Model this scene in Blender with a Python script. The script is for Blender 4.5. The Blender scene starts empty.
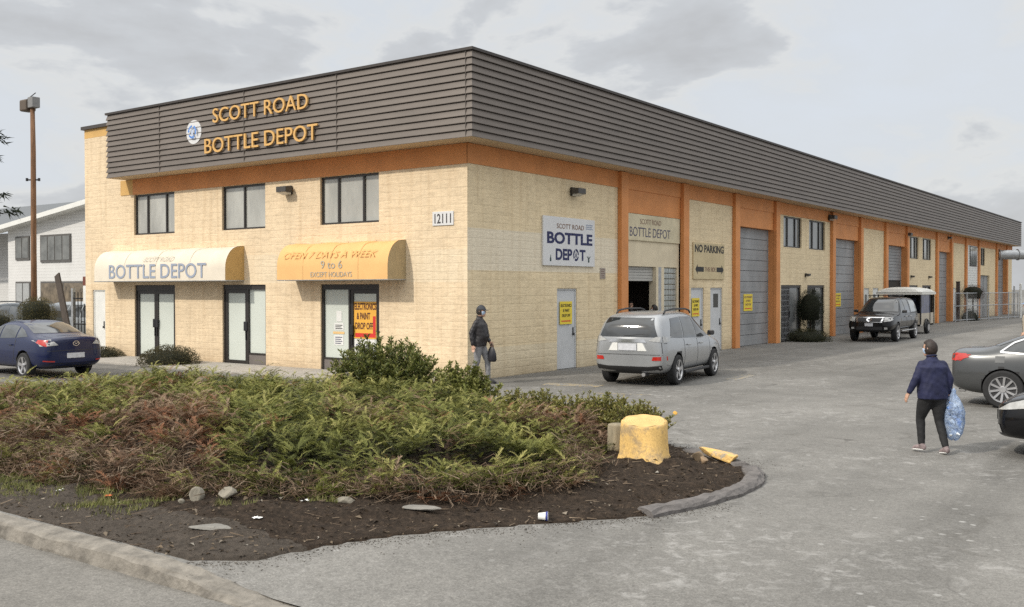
import bpy, bmesh, math, random
import numpy as np
from mathutils import Vector, Matrix
from mathutils.bvhtree import BVHTree
random.seed(7); RNG = np.random.default_rng(11)
SC = bpy.context.scene
COL = SC.collection
PI = math.pi
R = math.radians

# ------------------------------------------------------------------ materials
MATS = {}
def nt(name):
    m = bpy.data.materials.new(name); m.use_nodes = True
    t = m.node_tree; b = t.nodes['Principled BSDF']
    return m, t, b
def nd(t, typ, **kw):
    n = t.nodes.new(typ)
    for k, v in kw.items():
        if k.startswith('i_'): n.inputs[k[2:].replace('_', ' ')].default_value = v
        else: setattr(n, k, v)
    return n
def coords(t, kind='Object', scale=None):
    c = nd(t, 'ShaderNodeTexCoord')
    if scale is None: return c.outputs[kind]
    mp = nd(t, 'ShaderNodeMapping'); mp.inputs['Scale'].default_value = scale
    t.links.new(c.outputs[kind], mp.inputs['Vector']); return mp.outputs['Vector']
def noise(t, vec, scale, detail=4, rough=.6, dist=0.0):
    n = nd(t, 'ShaderNodeTexNoise'); n.inputs['Scale'].default_value = scale
    n.inputs['Detail'].default_value = detail; n.inputs['Roughness'].default_value = rough
    n.inputs['Distortion'].default_value = dist
    t.links.new(vec, n.inputs['Vector']); return n.outputs['Fac']
def ramp(t, fac, stops):
    r = nd(t, 'ShaderNodeValToRGB'); el = r.color_ramp.elements
    while len(el) < len(stops): el.new(.5)
    for e, (p, c) in zip(el, stops):
        e.position = p; e.color = (c, c, c, 1) if isinstance(c, (int, float)) else (*c[:3], 1)
    t.links.new(fac, r.inputs['Fac']); return r.outputs['Color']
def mixc(t, fac, a, b, mode='MIX'):
    m = nd(t, 'ShaderNodeMix', data_type='RGBA', blend_type=mode)
    for sock, v in ((m.inputs[0], fac), (m.inputs[6], a), (m.inputs[7], b)):
        if isinstance(v, (int, float)): sock.default_value = v
        elif isinstance(v, (tuple, list)): sock.default_value = (*v[:3], 1)
        else: t.links.new(v, sock)
    return m.outputs[2]
def mth(t, op, a, b=None, clamp=False):
    m = nd(t, 'ShaderNodeMath', operation=op, use_clamp=clamp)
    for sock, v in zip(m.inputs, (a, b)):
        if v is None: continue
        if isinstance(v, (int, float)): sock.default_value = v
        else: t.links.new(v, sock)
    return m.outputs[0]
def bump(t, b, h, strength=.3, dist=.02):
    n = nd(t, 'ShaderNodeBump'); n.inputs['Strength'].default_value = strength; n.inputs['Distance'].default_value = dist
    t.links.new(h, n.inputs['Height']); t.links.new(n.outputs['Normal'], b.inputs['Normal'])
def M(name, col, rough=.6, metal=0, var=.12, scale=6, bmp=0, bscale=40, spec=.5, coat=0, stretch=None):
    """general purpose procedural paint / stone / plastic: mottled base colour, optional bump"""
    if name in MATS: return MATS[name]
    m, t, b = nt(name)
    v = coords(t, 'Object', stretch) if stretch else coords(t)
    f = noise(t, v, scale, 5, .65)
    lo = tuple(c * (1 - var) for c in col); hi = tuple(min(1, c * (1 + var)) for c in col)
    t.links.new(ramp(t, f, [(.3, lo), (.7, hi)]), b.inputs['Base Color'])
    b.inputs['Roughness'].default_value = rough; b.inputs['Metallic'].default_value = metal
    b.inputs['Specular IOR Level'].default_value = spec; b.inputs['Coat Weight'].default_value = coat
    b.inputs['Coat Roughness'].default_value = .05
    if bmp: bump(t, b, noise(t, v, bscale, 4), bmp, .02)
    MATS[name] = m; return m

def block_wall(name, axis, col, bands):
    """painted split-face concrete block: courses, joints, chipped stone relief, paint patches"""
    m, t, b = nt(name)
    c = nd(t, 'ShaderNodeTexCoord'); s = nd(t, 'ShaderNodeSeparateXYZ'); t.links.new(c.outputs['Object'], s.inputs[0])
    cb = nd(t, 'ShaderNodeCombineXYZ'); t.links.new(s.outputs[axis], cb.inputs[0]); t.links.new(s.outputs['Z'], cb.inputs[1])
    v = cb.outputs[0]
    br = nd(t, 'ShaderNodeTexBrick'); t.links.new(v, br.inputs['Vector'])
    br.inputs['Scale'].default_value = 1; br.inputs['Brick Width'].default_value = .46; br.inputs['Row Height'].default_value = .226
    br.inputs['Mortar Size'].default_value = .012; br.inputs['Mortar Smooth'].default_value = .6
    br.inputs['Color1'].default_value = (*col, 1); br.inputs['Color2'].default_value = (*[x * .955 for x in col], 1)
    br.inputs['Mortar'].default_value = (*[x * .95 for x in col], 1)
    big = noise(t, v, .55, 5, .7); fine = noise(t, v, 9, 6, .7, .4)
    mp = nd(t, 'ShaderNodeMapping'); mp.inputs['Scale'].default_value = (1.0, 3.4, 1); t.links.new(v, mp.inputs['Vector'])
    chip = noise(t, mp.outputs[0], 2.6, 5, .62, .8)
    base = mixc(t, 1, br.outputs['Color'], ramp(t, big, [(.3, .9), (.7, 1.05)]), 'MULTIPLY')
    base = mixc(t, 1, base, ramp(t, chip, [(.3, .86), (.5, 1.0), (.75, 1.04)]), 'MULTIPLY')
    base = mixc(t, 1, base, ramp(t, fine, [(.25, .88), (.6, 1.02)]), 'MULTIPLY')
    for (z0, z1, a1, bc, amt) in bands:
        k = mth(t, 'MULTIPLY', mth(t, 'GREATER_THAN', s.outputs['Z'], z0), mth(t, 'LESS_THAN', s.outputs['Z'], z1))
        if a1 is not None: k = mth(t, 'MULTIPLY', k, mth(t, 'LESS_THAN', s.outputs[axis], a1))
        k = mth(t, 'MULTIPLY', k, amt)
        base = mixc(t, k, base, mixc(t, 1, (*bc, 1), ramp(t, fine, [(.2, .85), (.7, 1.05)]), 'MULTIPLY'))
    # grime close to the ground and run-off under the band
    low = mth(t, 'MULTIPLY', mth(t, 'SUBTRACT', 1.0, mth(t, 'MULTIPLY', s.outputs['Z'], 1.6), True), ramp(t, big, [(.35, .15), (.65, .8)]))
    base = mixc(t, low, base, mixc(t, 1, base, (.48, .43, .38), 'MULTIPLY'))
    wet = nd(t, 'ShaderNodeMapping'); wet.inputs['Scale'].default_value = (3.2, .16, 1); t.links.new(v, wet.inputs['Vector'])
    runs = ramp(t, noise(t, wet.outputs[0], 1.6, 4, .6), [(.48, 0.0), (.72, .5)])
    base = mixc(t, runs, base, mixc(t, 1, base, (.75, .7, .64), 'MULTIPLY'))
    t.links.new(base, b.inputs['Base Color']); b.inputs['Roughness'].default_value = .85
    b.inputs['Specular IOR Level'].default_value = .25
    rowf = mth(t, 'FRACT', mth(t, 'DIVIDE', s.outputs['Z'], .226)); ledge = ramp(t, rowf, [(.0, .0), (.12, 1.0), (.8, .8), (1.0, .2)])
    hgt = mth(t, 'ADD', mth(t, 'ADD', mth(t, 'MULTIPLY', br.outputs['Fac'], -.18), mth(t, 'MULTIPLY', ledge, mth(t, 'MULTIPLY', chip, .55))), mth(t, 'ADD', mth(t, 'MULTIPLY', chip, 1.1), mth(t, 'MULTIPLY', fine, .6)))
    bump(t, b, hgt, .42, .03)
    return m

def asphalt(name, base, dark=.7, spots=True, crack=True):
    m, t, b = nt(name); v = coords(t)
    big = noise(t, v, .16, 6, .6, .3); mid = noise(t, v, 1.3, 6, .7); fine = noise(t, v, 55, 3, .8); grit = noise(t, v, 18, 4, .8)
    c = mixc(t, 1, (*base, 1), ramp(t, big, [(.3, dark), (.5, 1.0), (.72, 1.16)]), 'MULTIPLY')
    c = mixc(t, 1, c, ramp(t, mid, [(.3, .84), (.55, 1.0), (.75, 1.15)]), 'MULTIPLY')
    c = mixc(t, 1, c, ramp(t, fine, [(.3, .68), (.55, 1.0), (.72, 1.42)]), 'MULTIPLY')
    c = mixc(t, 1, c, ramp(t, grit, [(.32, .76), (.68, 1.2)]), 'MULTIPLY')
    if spots:
        wp = nd(t, 'ShaderNodeMapping'); wp.inputs['Scale'].default_value = (.55, .05, 1); wp.inputs['Rotation'].default_value = (0, 0, R(9)); t.links.new(v, wp.inputs['Vector'])
        c = mixc(t, 1, c, ramp(t, noise(t, wp.outputs[0], 1.0, 4, .55, .5), [(.36, .80), (.52, 1.0), (.7, 1.1)]), 'MULTIPLY')
        oil = mth(t, 'MULTIPLY', ramp(t, noise(t, v, 1.7, 3, .5, .8), [(.62, 0.0), (.72, .7)]), ramp(t, noise(t, v, .33, 3), [(.5, 0.0), (.6, 1.0)]))
        c = mixc(t, oil, c, (.075, .07, .065))
        st = nd(t, 'ShaderNodeMapping'); st.inputs['Scale'].default_value = (1.0, 1.0, 1); st.inputs['Rotation'].default_value = (0, 0, R(36)); t.links.new(v, st.inputs['Vector'])
        vo = nd(t, 'ShaderNodeTexVoronoi'); vo.inputs['Scale'].default_value = 4.2; t.links.new(st.outputs[0], vo.inputs['Vector'])
        wob = mth(t, 'ADD', vo.outputs['Distance'], mth(t, 'MULTIPLY', noise(t, v, 22, 3), .16))
        msk = mth(t, 'MULTIPLY', ramp(t, wob, [(.19, 1.0), (.25, 0.0)]), ramp(t, noise(t, v, .4, 4), [(.5, 0.0), (.66, .6)]))
        c = mixc(t, msk, c, (.42, .415, .40))
        worn = ramp(t, noise(t, v, 3.6, 7, .78, .6), [(.51, 0.0), (.66, .62)])
        worn = mth(t, 'MULTIPLY', worn, ramp(t, noise(t, v, .3, 4, .6), [(.42, 0.0), (.6, 1.0)]))
        c = mixc(t, worn, c, (.37, .36, .345))
        stain = ramp(t, noise(t, v, .8, 3, .5, 1.2), [(.62, 0.0), (.76, .45)])
        c = mixc(t, stain, c, mixc(t, 1, c, (.55, .53, .5), 'MULTIPLY'))
    if crack:
        vc = nd(t, 'ShaderNodeTexVoronoi', feature='DISTANCE_TO_EDGE'); vc.inputs['Scale'].default_value = .22
        wv = nd(t, 'ShaderNodeMapping'); t.links.new(v, wv.inputs['Vector'])
        ns = nd(t, 'ShaderNodeTexNoise'); ns.inputs['Scale'].default_value = 1.1; ns.inputs['Detail'].default_value = 5; t.links.new(v, ns.inputs['Vector'])
        ad = nd(t, 'ShaderNodeVectorMath', operation='ADD'); t.links.new(v, ad.inputs[0]); t.links.new(ns.outputs['Color'], ad.inputs[1])
        t.links.new(ad.outputs[0], vc.inputs['Vector'])
        ck = mth(t, 'MULTIPLY', ramp(t, vc.outputs['Distance'], [(.001, .5), (.005, 0.0)]), ramp(t, noise(t, v, .23, 3), [(.5, 0.0), (.62, 1.0)]))
        c = mixc(t, ck, c, (.06, .057, .053))
    t.links.new(c, b.inputs['Base Color']); b.inputs['Roughness'].default_value = .88; b.inputs['Specular IOR Level'].default_value = .3
    bump(t, b, mth(t, 'ADD', fine, mth(t, 'MULTIPLY', mid, .8)), .35, .012)
    return m

def leafmat(name, trans=.25, rough=.6):
    m, t, b = nt(name)
    a = nd(t, 'ShaderNodeAttribute', attribute_name='Col')
    c = mixc(t, 1, a.outputs['Color'], ramp(t, noise(t, coords(t), 3.5, 4), [(.3, .75), (.7, 1.2)]), 'MULTIPLY')
    t.links.new(c, b.inputs['Base Color']); b.inputs['Roughness'].default_value = rough
    b.inputs['Specular IOR Level'].default_value = .3
    tr = nd(t, 'ShaderNodeBsdfTranslucent'); t.links.new(c, tr.inputs['Color'])
    mx = nd(t, 'ShaderNodeMixShader'); mx.inputs[0].default_value = trans
    t.links.new(b.outputs[0], mx.inputs[1]); t.links.new(tr.outputs[0], mx.inputs[2])
    t.links.new(mx.outputs[0], t.nodes['Material Output'].inputs['Surface'])
    return m

def worn_paint(name, col, under, thr=.5, scale=7):
    m, t, b = nt(name); v = coords(t)
    f = ramp(t, noise(t, v, scale, 6, .75), [(thr - .06, 1.0), (thr + .06, 0.0)])
    g = ramp(t, noise(t, v, 40, 3, .8), [(.3, .75), (.7, 1.25)])
    c = mixc(t, f, mixc(t, 1, (*under, 1), g, 'MULTIPLY'), mixc(t, 1, (*col, 1), g, 'MULTIPLY'))
    t.links.new(c, b.inputs['Base Color']); b.inputs['Roughness'].default_value = .85
    return m

# ------------------------------------------------------------------ mesh helpers
def tf_front(u, w, z): return (u, w, z)          # faces -Y, w goes into the building
def tf_side(u, w, z): return (-w, u, z)          # faces +X
def tf_id(u, w, z): return (u, w, z)
class MB:
    def __init__(s, tf=tf_id): s.v = []; s.f = []; s.tf = tf
    def add(s, vs, fs):
        o = len(s.v); s.v += [tuple(s.tf(*p)) for p in vs]; s.f += [tuple(i + o for i in f) for f in fs]; return s
    def box(s, u0, u1, w0, w1, z0, z1):
        return s.add([(u0, w0, z0), (u1, w0, z0), (u1, w1, z0), (u0, w1, z0), (u0, w0, z1), (u1, w0, z1), (u1, w1, z1), (u0, w1, z1)],
                     [(0, 3, 2, 1), (4, 5, 6, 7), (0, 1, 5, 4), (1, 2, 6, 5), (2, 3, 7, 6), (3, 0, 4, 7)])
    def quad(s, a, b, c, d): return s.add([a, b, c, d], [(0, 1, 2, 3)])
    def prism(s, poly, w0, w1):
        """polygon in (u,z), counter-clockwise seen from -w, extruded w0 -> w1"""
        n = len(poly)
        vs = [(u, w0, z) for u, z in poly] + [(u, w1, z) for u, z in poly]
        fs = [tuple(range(n)), tuple(range(2 * n - 1, n - 1, -1))] + [(i, i + n, (i + 1) % n + n, (i + 1) % n) for i in range(n)]
        return s.add(vs, fs)
    def tube(s, path, r, n=8, closed_ends=True):
        rs = r if isinstance(r, (list, tuple)) else [r] * len(path)
        P = [Vector(p) for p in path]; vs = []; fs = []
        ref = None
        for i, p in enumerate(P):
            d = (P[min(i + 1, len(P) - 1)] - P[max(i - 1, 0)]).normalized()
            if ref is None: ref = d.orthogonal().normalized()
            ref = (ref - d * ref.dot(d)).normalized(); q = d.cross(ref)
            for k in range(n):
                a = 2 * PI * k / n; vs.append(tuple(p + (ref * math.cos(a) + q * math.sin(a)) * rs[i]))
        for i in range(len(P) - 1):
            for k in range(n):
                a = i * n + k; b_ = i * n + (k + 1) % n; fs.append((a, b_, b_ + n, a + n))
        if closed_ends: fs += [tuple(range(n - 1, -1, -1)), tuple(range((len(P) - 1) * n, len(P) * n))]
        return s.add(vs, fs)
    def lathe(s, prof, c=(0, 0, 0), axis='z', n=24, wob=None, caps=True):
        """profile [(radius, height)], open ends closed by caps where r>0"""
        vs = []; fs = []
        for j, (r, h) in enumerate(prof):
            for k in range(n):
                a = 2 * PI * k / n; rr = r * (wob(a, h) if wob else 1)
                p = (rr * math.cos(a), rr * math.sin(a), h)
                if axis == 'y': p = (p[0], p[2], -p[1])
                if axis == 'x': p = (p[2], p[0], p[1])
                vs.append((p[0] + c[0], p[1] + c[1], p[2] + c[2]))
        for j in range(len(prof) - 1):
            for k in range(n):
                a = j * n + k; b_ = j * n + (k + 1) % n; fs.append((a, b_, b_ + n, a + n))
        if caps: fs += [tuple(range(n - 1, -1, -1)), tuple(range((len(prof) - 1) * n, len(prof) * n))]
        return s.add(vs, fs)
    def build(s, name, mat, parent=None, smooth=False, bevel=0, seg=2):
        me = bpy.data.meshes.new(name); me.from_pydata(s.v, [], s.f); me.update()
        return link(name, me, mat, parent, smooth, bevel, seg)
def link(name, me, mat, parent=None, smooth=False, bevel=0, seg=2):
    o = bpy.data.objects.new(name, me); COL.objects.link(o)
    for x in (mat if isinstance(mat, (list, tuple)) else [mat]):
        if x: me.materials.append(x)
    if parent: o.parent = parent
    if smooth:
        me.polygons.foreach_set('use_smooth', [True] * len(me.polygons))
    if bevel:
        md = o.modifiers.new('Bevel', 'BEVEL'); md.width = bevel; md.segments = seg; md.limit_method = 'ANGLE'
    return o
def tag(o, label=None, cat=None, group=None, kind=None):
    for k, v in (('label', label), ('category', cat), ('group', group), ('kind', kind)):
        if v: o[k] = v
    return o
def thing(name, label, cat, loc=(0, 0, 0), rz=0, group=None):
    o = bpy.data.objects.new(name, None); COL.objects.link(o); o.location = loc; o.rotation_euler = (0, 0, rz)
    o.empty_display_size = .3
    return tag(o, label, cat, group)
def baked(o, ev_mods=True):
    dg = bpy.context.evaluated_depsgraph_get(); dg.update()
    me = bpy.data.meshes.new_from_object(o.evaluated_get(dg)); return me
def kill(o):
    d = o.data; bpy.data.objects.remove(o, do_unlink=True)
    if d and d.users == 0 and isinstance(d, bpy.types.Mesh): bpy.data.meshes.remove(d)

def text_mesh(txt, bold, shear):
    cu = bpy.data.curves.new('t', 'FONT'); cu.body = txt; cu.size = 1; cu.extrude = .5; cu.offset = bold; cu.shear = shear
    cu.resolution_u = 4
    o = bpy.data.objects.new('t', cu); COL.objects.link(o)
    me = baked(o); bpy.data.objects.remove(o, do_unlink=True); bpy.data.curves.remove(cu)
    co = np.empty(len(me.vertices) * 3, dtype=np.float32); me.vertices.foreach_get('co', co); return me, co.reshape(-1, 3)
def lettering(txt, u0, u1, z0, z1, w, tf, name, mat, parent, ext=.004, bold=.0, shear=0):
    """text fitted into the rectangle u0..u1, z0..z1 of a wall plane at depth w (front faces -w); one mesh per word"""
    words = txt.split(' '); full, fc = text_mesh(txt, bold, shear); bpy.data.meshes.remove(full); X0, X1 = fc[:, 0].min(), fc[:, 0].max(); Y0, Y1 = fc[:, 1].min(), fc[:, 1].max()
    for i, wd in enumerate(words):
        pm, pc = text_mesh(' '.join(words[:i + 1]), bold, shear); bpy.data.meshes.remove(pm)
        me, co = text_mesh(wd, bold, shear); a = (co[:, 0] - co[:, 0].max() + pc[:, 0].max() - X0) / (X1 - X0); b_ = (co[:, 1] - Y0) / (Y1 - Y0); d = (co[:, 2] + .5)
        out = [tf(u0 + x * (u1 - u0), w - y2 * ext, z0 + y * (z1 - z0)) for x, y, y2 in zip(a, b_, d)]
        me.vertices.foreach_set('co', np.array(out, dtype=np.float32).ravel()); me.materials.clear(); me.name = name; me.update()
        o = link(name, me, mat, parent)
    return o

def soup(name, tris, cols, mat, parent=None, quads=False):
    """many separate small leaf faces: tris (N,k,3), cols (N,k,3)"""
    N, k, _ = tris.shape
    me = bpy.data.meshes.new(name)
    me.vertices.add(N * k); me.vertices.foreach_set('co', tris.astype(np.float32).ravel())
    me.loops.add(N * k); me.loops.foreach_set('vertex_index', np.arange(N * k, dtype=np.int32))
    me.polygons.add(N); me.polygons.foreach_set('loop_start', np.arange(0, N * k, k, dtype=np.int32))
    me.update(calc_edges=True)
    at = me.color_attributes.new('Col', 'FLOAT_COLOR', 'POINT')
    c4 = np.ones((N * k, 4), dtype=np.float32); c4[:, :3] = cols.reshape(-1, 3); at.data.foreach_set('color', c4.ravel())
    me.validate()
    return link(name, me, mat, parent)
def unit(a): return a / (np.linalg.norm(a, axis=-1, keepdims=True) + 1e-9)
def vnoise(x, y, s=0):
    """cheap smooth noise made of sines, -1..1"""
    return (np.sin(x * 1.7 + 1.3 * s) * np.cos(y * 1.9 - s) + .6 * np.sin(x * 3.9 - y * 2.7 + 2 * s) + .4 * np.cos(x * 7.3 + y * 6.1 + s)) / 2.0
# ------------------------------------------------------------------ camera, sky, sun
SUN_EL = R(38); SX, SY = .36, .933           # light travels towards +SX, +SY
cam = bpy.data.cameras.new('camera'); co_ = bpy.data.objects.new('camera', cam); COL.objects.link(co_)
cam.sensor_width = 36; cam.lens = 986.042 / 1024 * 36; cam.clip_end = 3000; cam.clip_start = .1
co_.location = (16.417, -20.672, 2.5)
co_.rotation_mode = 'XYZ'; co_.rotation_euler = (R(90 - .91), R(.046), R(35.87))
SC.camera = co_
SC.view_settings.view_transform = 'Standard'; SC.view_settings.look = 'None'; SC.view_settings.exposure = 0; SC.view_settings.gamma = 1
CLX, CLY, CLZ = 2.45, 4.39, .74
W_ = bpy.data.worlds.new('World'); SC.world = W_; W_.use_nodes = True
t = W_.node_tree; bg = t.nodes['Background']
sky = nd(t, 'ShaderNodeTexSky', sky_type='NISHITA', sun_disc=False, sun_elevation=SUN_EL, sun_rotation=math.atan2(-SX, -SY), altitude=50, air_density=1.2, dust_density=3.0, ozone_density=1.0)
tc = nd(t, 'ShaderNodeTexCoord'); sp = nd(t, 'ShaderNodeSeparateXYZ'); t.links.new(tc.outputs['Generated'], sp.inputs[0])
zc = mth(t, 'MAXIMUM', sp.outputs['Z'], 0.0)
mpv = nd(t, 'ShaderNodeMapping'); mpv.inputs['Location'].default_value = (CLX, CLY, CLZ); mpv.inputs['Scale'].default_value = (1.0, 1.0, 2.3); t.links.new(tc.outputs['Generated'], mpv.inputs['Vector'])
n1 = noise(t, mpv.outputs[0], 3.4, 6, .55, .25); n2 = noise(t, mpv.outputs[0], 9.0, 6, .6, .3)
cl = mth(t, 'ADD', mth(t, 'MULTIPLY', n1, .82), mth(t, 'MULTIPLY', n2, .18))
ccol = ramp(t, cl, [(.38, (.725, .77, .83)), (.485, (.715, .75, .79)), (.545, (.635, .655, .68)), (.64, (.545, .555, .57))])
edge = ramp(t, cl, [(.47, 0.0), (.52, 1.0), (.55, 0.0)])
ccol = mixc(t, mth(t, 'MULTIPLY', edge, .55), ccol, (.83, .83, .81))
up_ = ramp(t, zc, [(.30, 1.0), (.85, 2.8)])           # an overcast sky is brightest overhead
ccol = mixc(t, 1, ccol, up_, 'MULTIPLY')
ccol = mixc(t, ramp(t, zc, [(.3, 0.0), (.7, 1.0)]), ccol, mixc(t, 1, ccol, (1.02, .985, .93), 'MULTIPLY'))
skyc = mixc(t, 1, sky.outputs[0], (.1, .1, .1), 'MULTIPLY')
fin = mixc(t, .93, skyc, ccol)
# blender multiplies: nishita 0.1 in the mix, clouds in display units
t.links.new(fin, bg.inputs['Color']); bg.inputs['Strength'].default_value = 1.0
sl = bpy.data.lights.new('sun', 'SUN'); sl.energy = 2.75; sl.angle = R(1.6); sl.color = (1, .93, .82)
so = bpy.data.objects.new('sun', sl); COL.objects.link(so); so.location = (-20, -50, 40)
dv = Vector((SX * math.cos(SUN_EL), SY * math.cos(SUN_EL), -math.sin(SUN_EL)))
so.rotation_euler = dv.to_track_quat('-Z', 'Y').to_euler()

# ------------------------------------------------------------------ palette
CREAM = (.80, .64, .44); ORANGE = (.62, .255, .085)
m_front = block_wall('painted_block_front', 'X', CREAM, [(2.66, 3.55, None, (.76, .65, .48), .55)])
m_side = block_wall('painted_block_side', 'Y', (.81, .665, .44), [(2.98, 4.12, 8.05, (.77, .69, .545), .85), (-1, .85, 8.05, (.75, .66, .49), .6)])
m_cream = M('cream_stucco', (.66, .57, .41), .85, var=.1, scale=1.5, bmp=.15, bscale=30)
m_orange = M('orange_paint', ORANGE, .7, var=.14, scale=1.2, bmp=.1, bscale=25)
m_orange2 = M('pale_orange_paint', (.62, .38, .13), .75, var=.08, scale=2)
m_clad = M('brown_metal_siding', (.142, .119, .102), .5, var=.13, scale=1.4, stretch=(.5, .5, 3), spec=.4)
m_clad_dark = M('dark_brown_trim', (.05, .042, .038), .5, var=.2)
m_soffit = M('tan_soffit', (.55, .42, .26), .8, var=.08)
m_frame = M('dark_bronze_aluminium', (.03, .026, .024), .4, var=.15)
m_pane = M('blinds_behind_glass', (.40, .40, .37), .08, var=.28, scale=.9, spec=.7, stretch=(1, 1, .35))
m_pane2 = M('sky_reflecting_glass', (.2, .21, .21), .06, var=.3, scale=.6, spec=.9)
m_dkglass = M('dark_glass', (.02, .022, .024), .05, var=.2, spec=.8)
m_frost = M('whitened_glass', (.60, .64, .59), .16, var=.035, scale=.8, spec=.5)
m_kick = M('grey_kick_panel', (.16, .14, .13), .6)
m_white = M('white_paint', (.72, .72, .69), .55, var=.06, scale=3)
m_greydoor = M('pale_grey_door_paint', (.55, .56, .57), .55, var=.09, scale=2)
m_roll = M('grey_steel_slats', (.26, .265, .27), .5, var=.22, scale=1.1, stretch=(1, 1, .5))
m_rolljoint = M('slat_joint', (.1, .1, .105), .6)
m_steel = M('galvanised_steel', (.42, .43, .44), .45, metal=.6, var=.2)
m_dark = M('interior_dark', (.03, .026, .022), .9)
m_conc = M('weathered_concrete', (.33, .31, .28), .9, var=.22, scale=5, bmp=.5, bscale=30)
m_black = M('black_plastic', (.018, .018, .02), .45)
m_wood = M('weathered_wood_pole', (.20, .105, .055), .85, var=.45, scale=3, stretch=(6, 6, .6), bmp=.4)
m_roofgrey = M('grey_shingles', (.13, .14, .15), .9, var=.25, scale=9, bmp=.3)
m_navy = M('navy_print', (.012, .017, .085), .6); m_orgletter = M('orange_sign_letters', (.66, .39, .13), .55, var=.06)
m_bluegrey = M('faded_blue_print', (.30, .34, .42), .7, var=.08); m_brownprint = M('faded_brown_print', (.24, .15, .11), .7)
m_yellow = M('yellow_sign', (.78, .60, .045), .5, var=.05); m_red = M('red_print', (.62, .035, .03), .5); m_signwhite = M('white_sign', (.66, .66, .66), .5, var=.04, scale=2)
m_ink = M('black_print', (.02, .02, .02), .6)

# ------------------------------------------------------------------ ground, lot, road
def sheet(name, xs, ys, hf, mat, kind='structure'):
    vs = [(x, y, hf(x, y)) for y in ys for x in xs]; n = len(xs)
    fs = [(j * n + i, j * n + i + 1, (j + 1) * n + i + 1, (j + 1) * n + i) for j in range(len(ys) - 1) for i in range(n - 1)]
    mb = MB(); mb.v = vs; mb.f = fs; o = mb.build(name, mat); tag(o, kind=kind); return o
def lin(a, b, n): return [a + (b - a) * i / (n - 1) for i in range(n)]
def sst(a, b, x): u = min(1, max(0, (x - a) / (b - a))); return u * u * (3 - 2 * u)
sheet('ground', lin(-900, 900, 5), lin(-900, 1200, 5), lambda x, y: -.2, asphalt('far_ground', (.15, .145, .135), spots=False, crack=False))
sheet('road', [-300, -20, 0, 8, 12, 30, 300], [-34, -26, -20, -16.2, -15.4], lambda x, y: -.12 - .004, asphalt('road_asphalt', (.178, .169, .154), .88, spots=False))
def lot_h(x, y):
    k = sst(8.6, 10.2, x); return -.10 * k * sst(-13.2, -15.2, y)
sheet('parking_lot', [-120, -60, -30, -18, -6, 0, 4, 7, 8.2, 8.8, 9.4, 10, 10.6, 12, 16, 24, 50, 200], [-15.2, -14.8, -14.3, -13.8, -13.2, -10, -6, 0, 10, 30, 60, 100, 260], lot_h, asphalt('lot_asphalt', (.188, .181, .168), .8))
# concrete walk before the shop doors
w = MB()
for i in range(9):
    a = -18.6 + i * 2.05; w.box(a, a + 2.03, -2.15, -.012, -.05, .06)
tag(w.build('walkway', M('walk_concrete', (.36, .335, .30), .9, var=.16, scale=2.5, bmp=.3), bevel=.012), kind='structure')
# road kerb, worn; flush towards the driveway
def sweep(path, prof, name, mat, jit=0, smooth=False):
    """prof: [(offset to the left of travel, z)], path: [(x,y,zscale)]"""
    vs = []; fs = []; n = len(prof)
    for i, p in enumerate(path):
        a = Vector(path[max(i - 1, 0)][:2]); b_ = Vector(path[min(i + 1, len(path) - 1)][:2]); d = (b_ - a).normalized(); L = Vector((-d.y, d.x))
        for (o_, z) in prof:
            jj = jit * (random.random() - .5); q = Vector(p[:2]) + L * (o_ + jj)
            vs.append((q.x, q.y, (z if z < -.1 else z * p[2] + p[3]) + jit * .6 * (random.random() - .5)))
    for i in range(len(path) - 1):
        for k in range(n - 1):
            fs.append((i * n + k, (i + 1) * n + k, (i + 1) * n + k + 1, i * n + k + 1))
    fs += [tuple(range(n)), tuple(range(len(vs) - 1, len(vs) - n - 1, -1))]
    mb = MB(); mb.v = vs; mb.f = fs; return mb.build(name, mat, smooth=smooth)
path = []
x = -60
while x < 60:
    k = sst(8.4, 10.3, x); path.append((x, -15.45, 1 - .96 * k, -.112 * k)); x += .22 if -2 < x < 14 else 2
m_kerb = M('road_kerb_concrete', (.20, .182, .156), .95, var=.42, scale=5, bmp=.9, bscale=20)
tag(sweep(path, [(-.02, -.2), (-.005, -.10), (.015, .0), (.05, .03), (.24, .035), (.29, .0), (.30, -.2)], 'kerb', m_kerb, .032), kind='structure')

# ------------------------------------------------------------------ the depot building
BL = thing('commercial_building', 'long cream block commercial building with orange pilasters and brown metal fascia', 'building')
def wall(name, tf, u0, u1, z0, z1, holes, depth, mat, w=0.0, label=None):
    us = sorted({u0, u1, *[h[0] for h in holes], *[h[1] for h in holes]}); zs = sorted({z0, z1, *[h[2] for h in holes], *[h[3] for h in holes]})
    mb = MB(tf)
    for a, b_ in zip(us, us[1:]):
        for c, d in zip(zs, zs[1:]):
            mu, mz = (a + b_) / 2, (c + d) / 2
            if any(h[0] < mu < h[1] and h[2] < mz < h[3] for h in holes): continue
            mb.quad((a, w, c), (b_, w, c), (b_, w, d), (a, w, d))
    for (a, b_, c, d) in holes:
        e = w + depth
        mb.quad((a, w, c), (a, w, d), (a, e, d), (a, e, c)); mb.quad((b_, w, c), (b_, e, c), (b_, e, d), (b_, w, d))
        mb.quad((a, w, d), (b_, w, d), (b_, e, d), (a, e, d))
        if c > z0: mb.quad((a, w, c), (a, e, c), (b_, e, c), (b_, w, c))
    o = mb.build(name, mat, BL)
    if label: o['label'] = label
    return o
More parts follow.
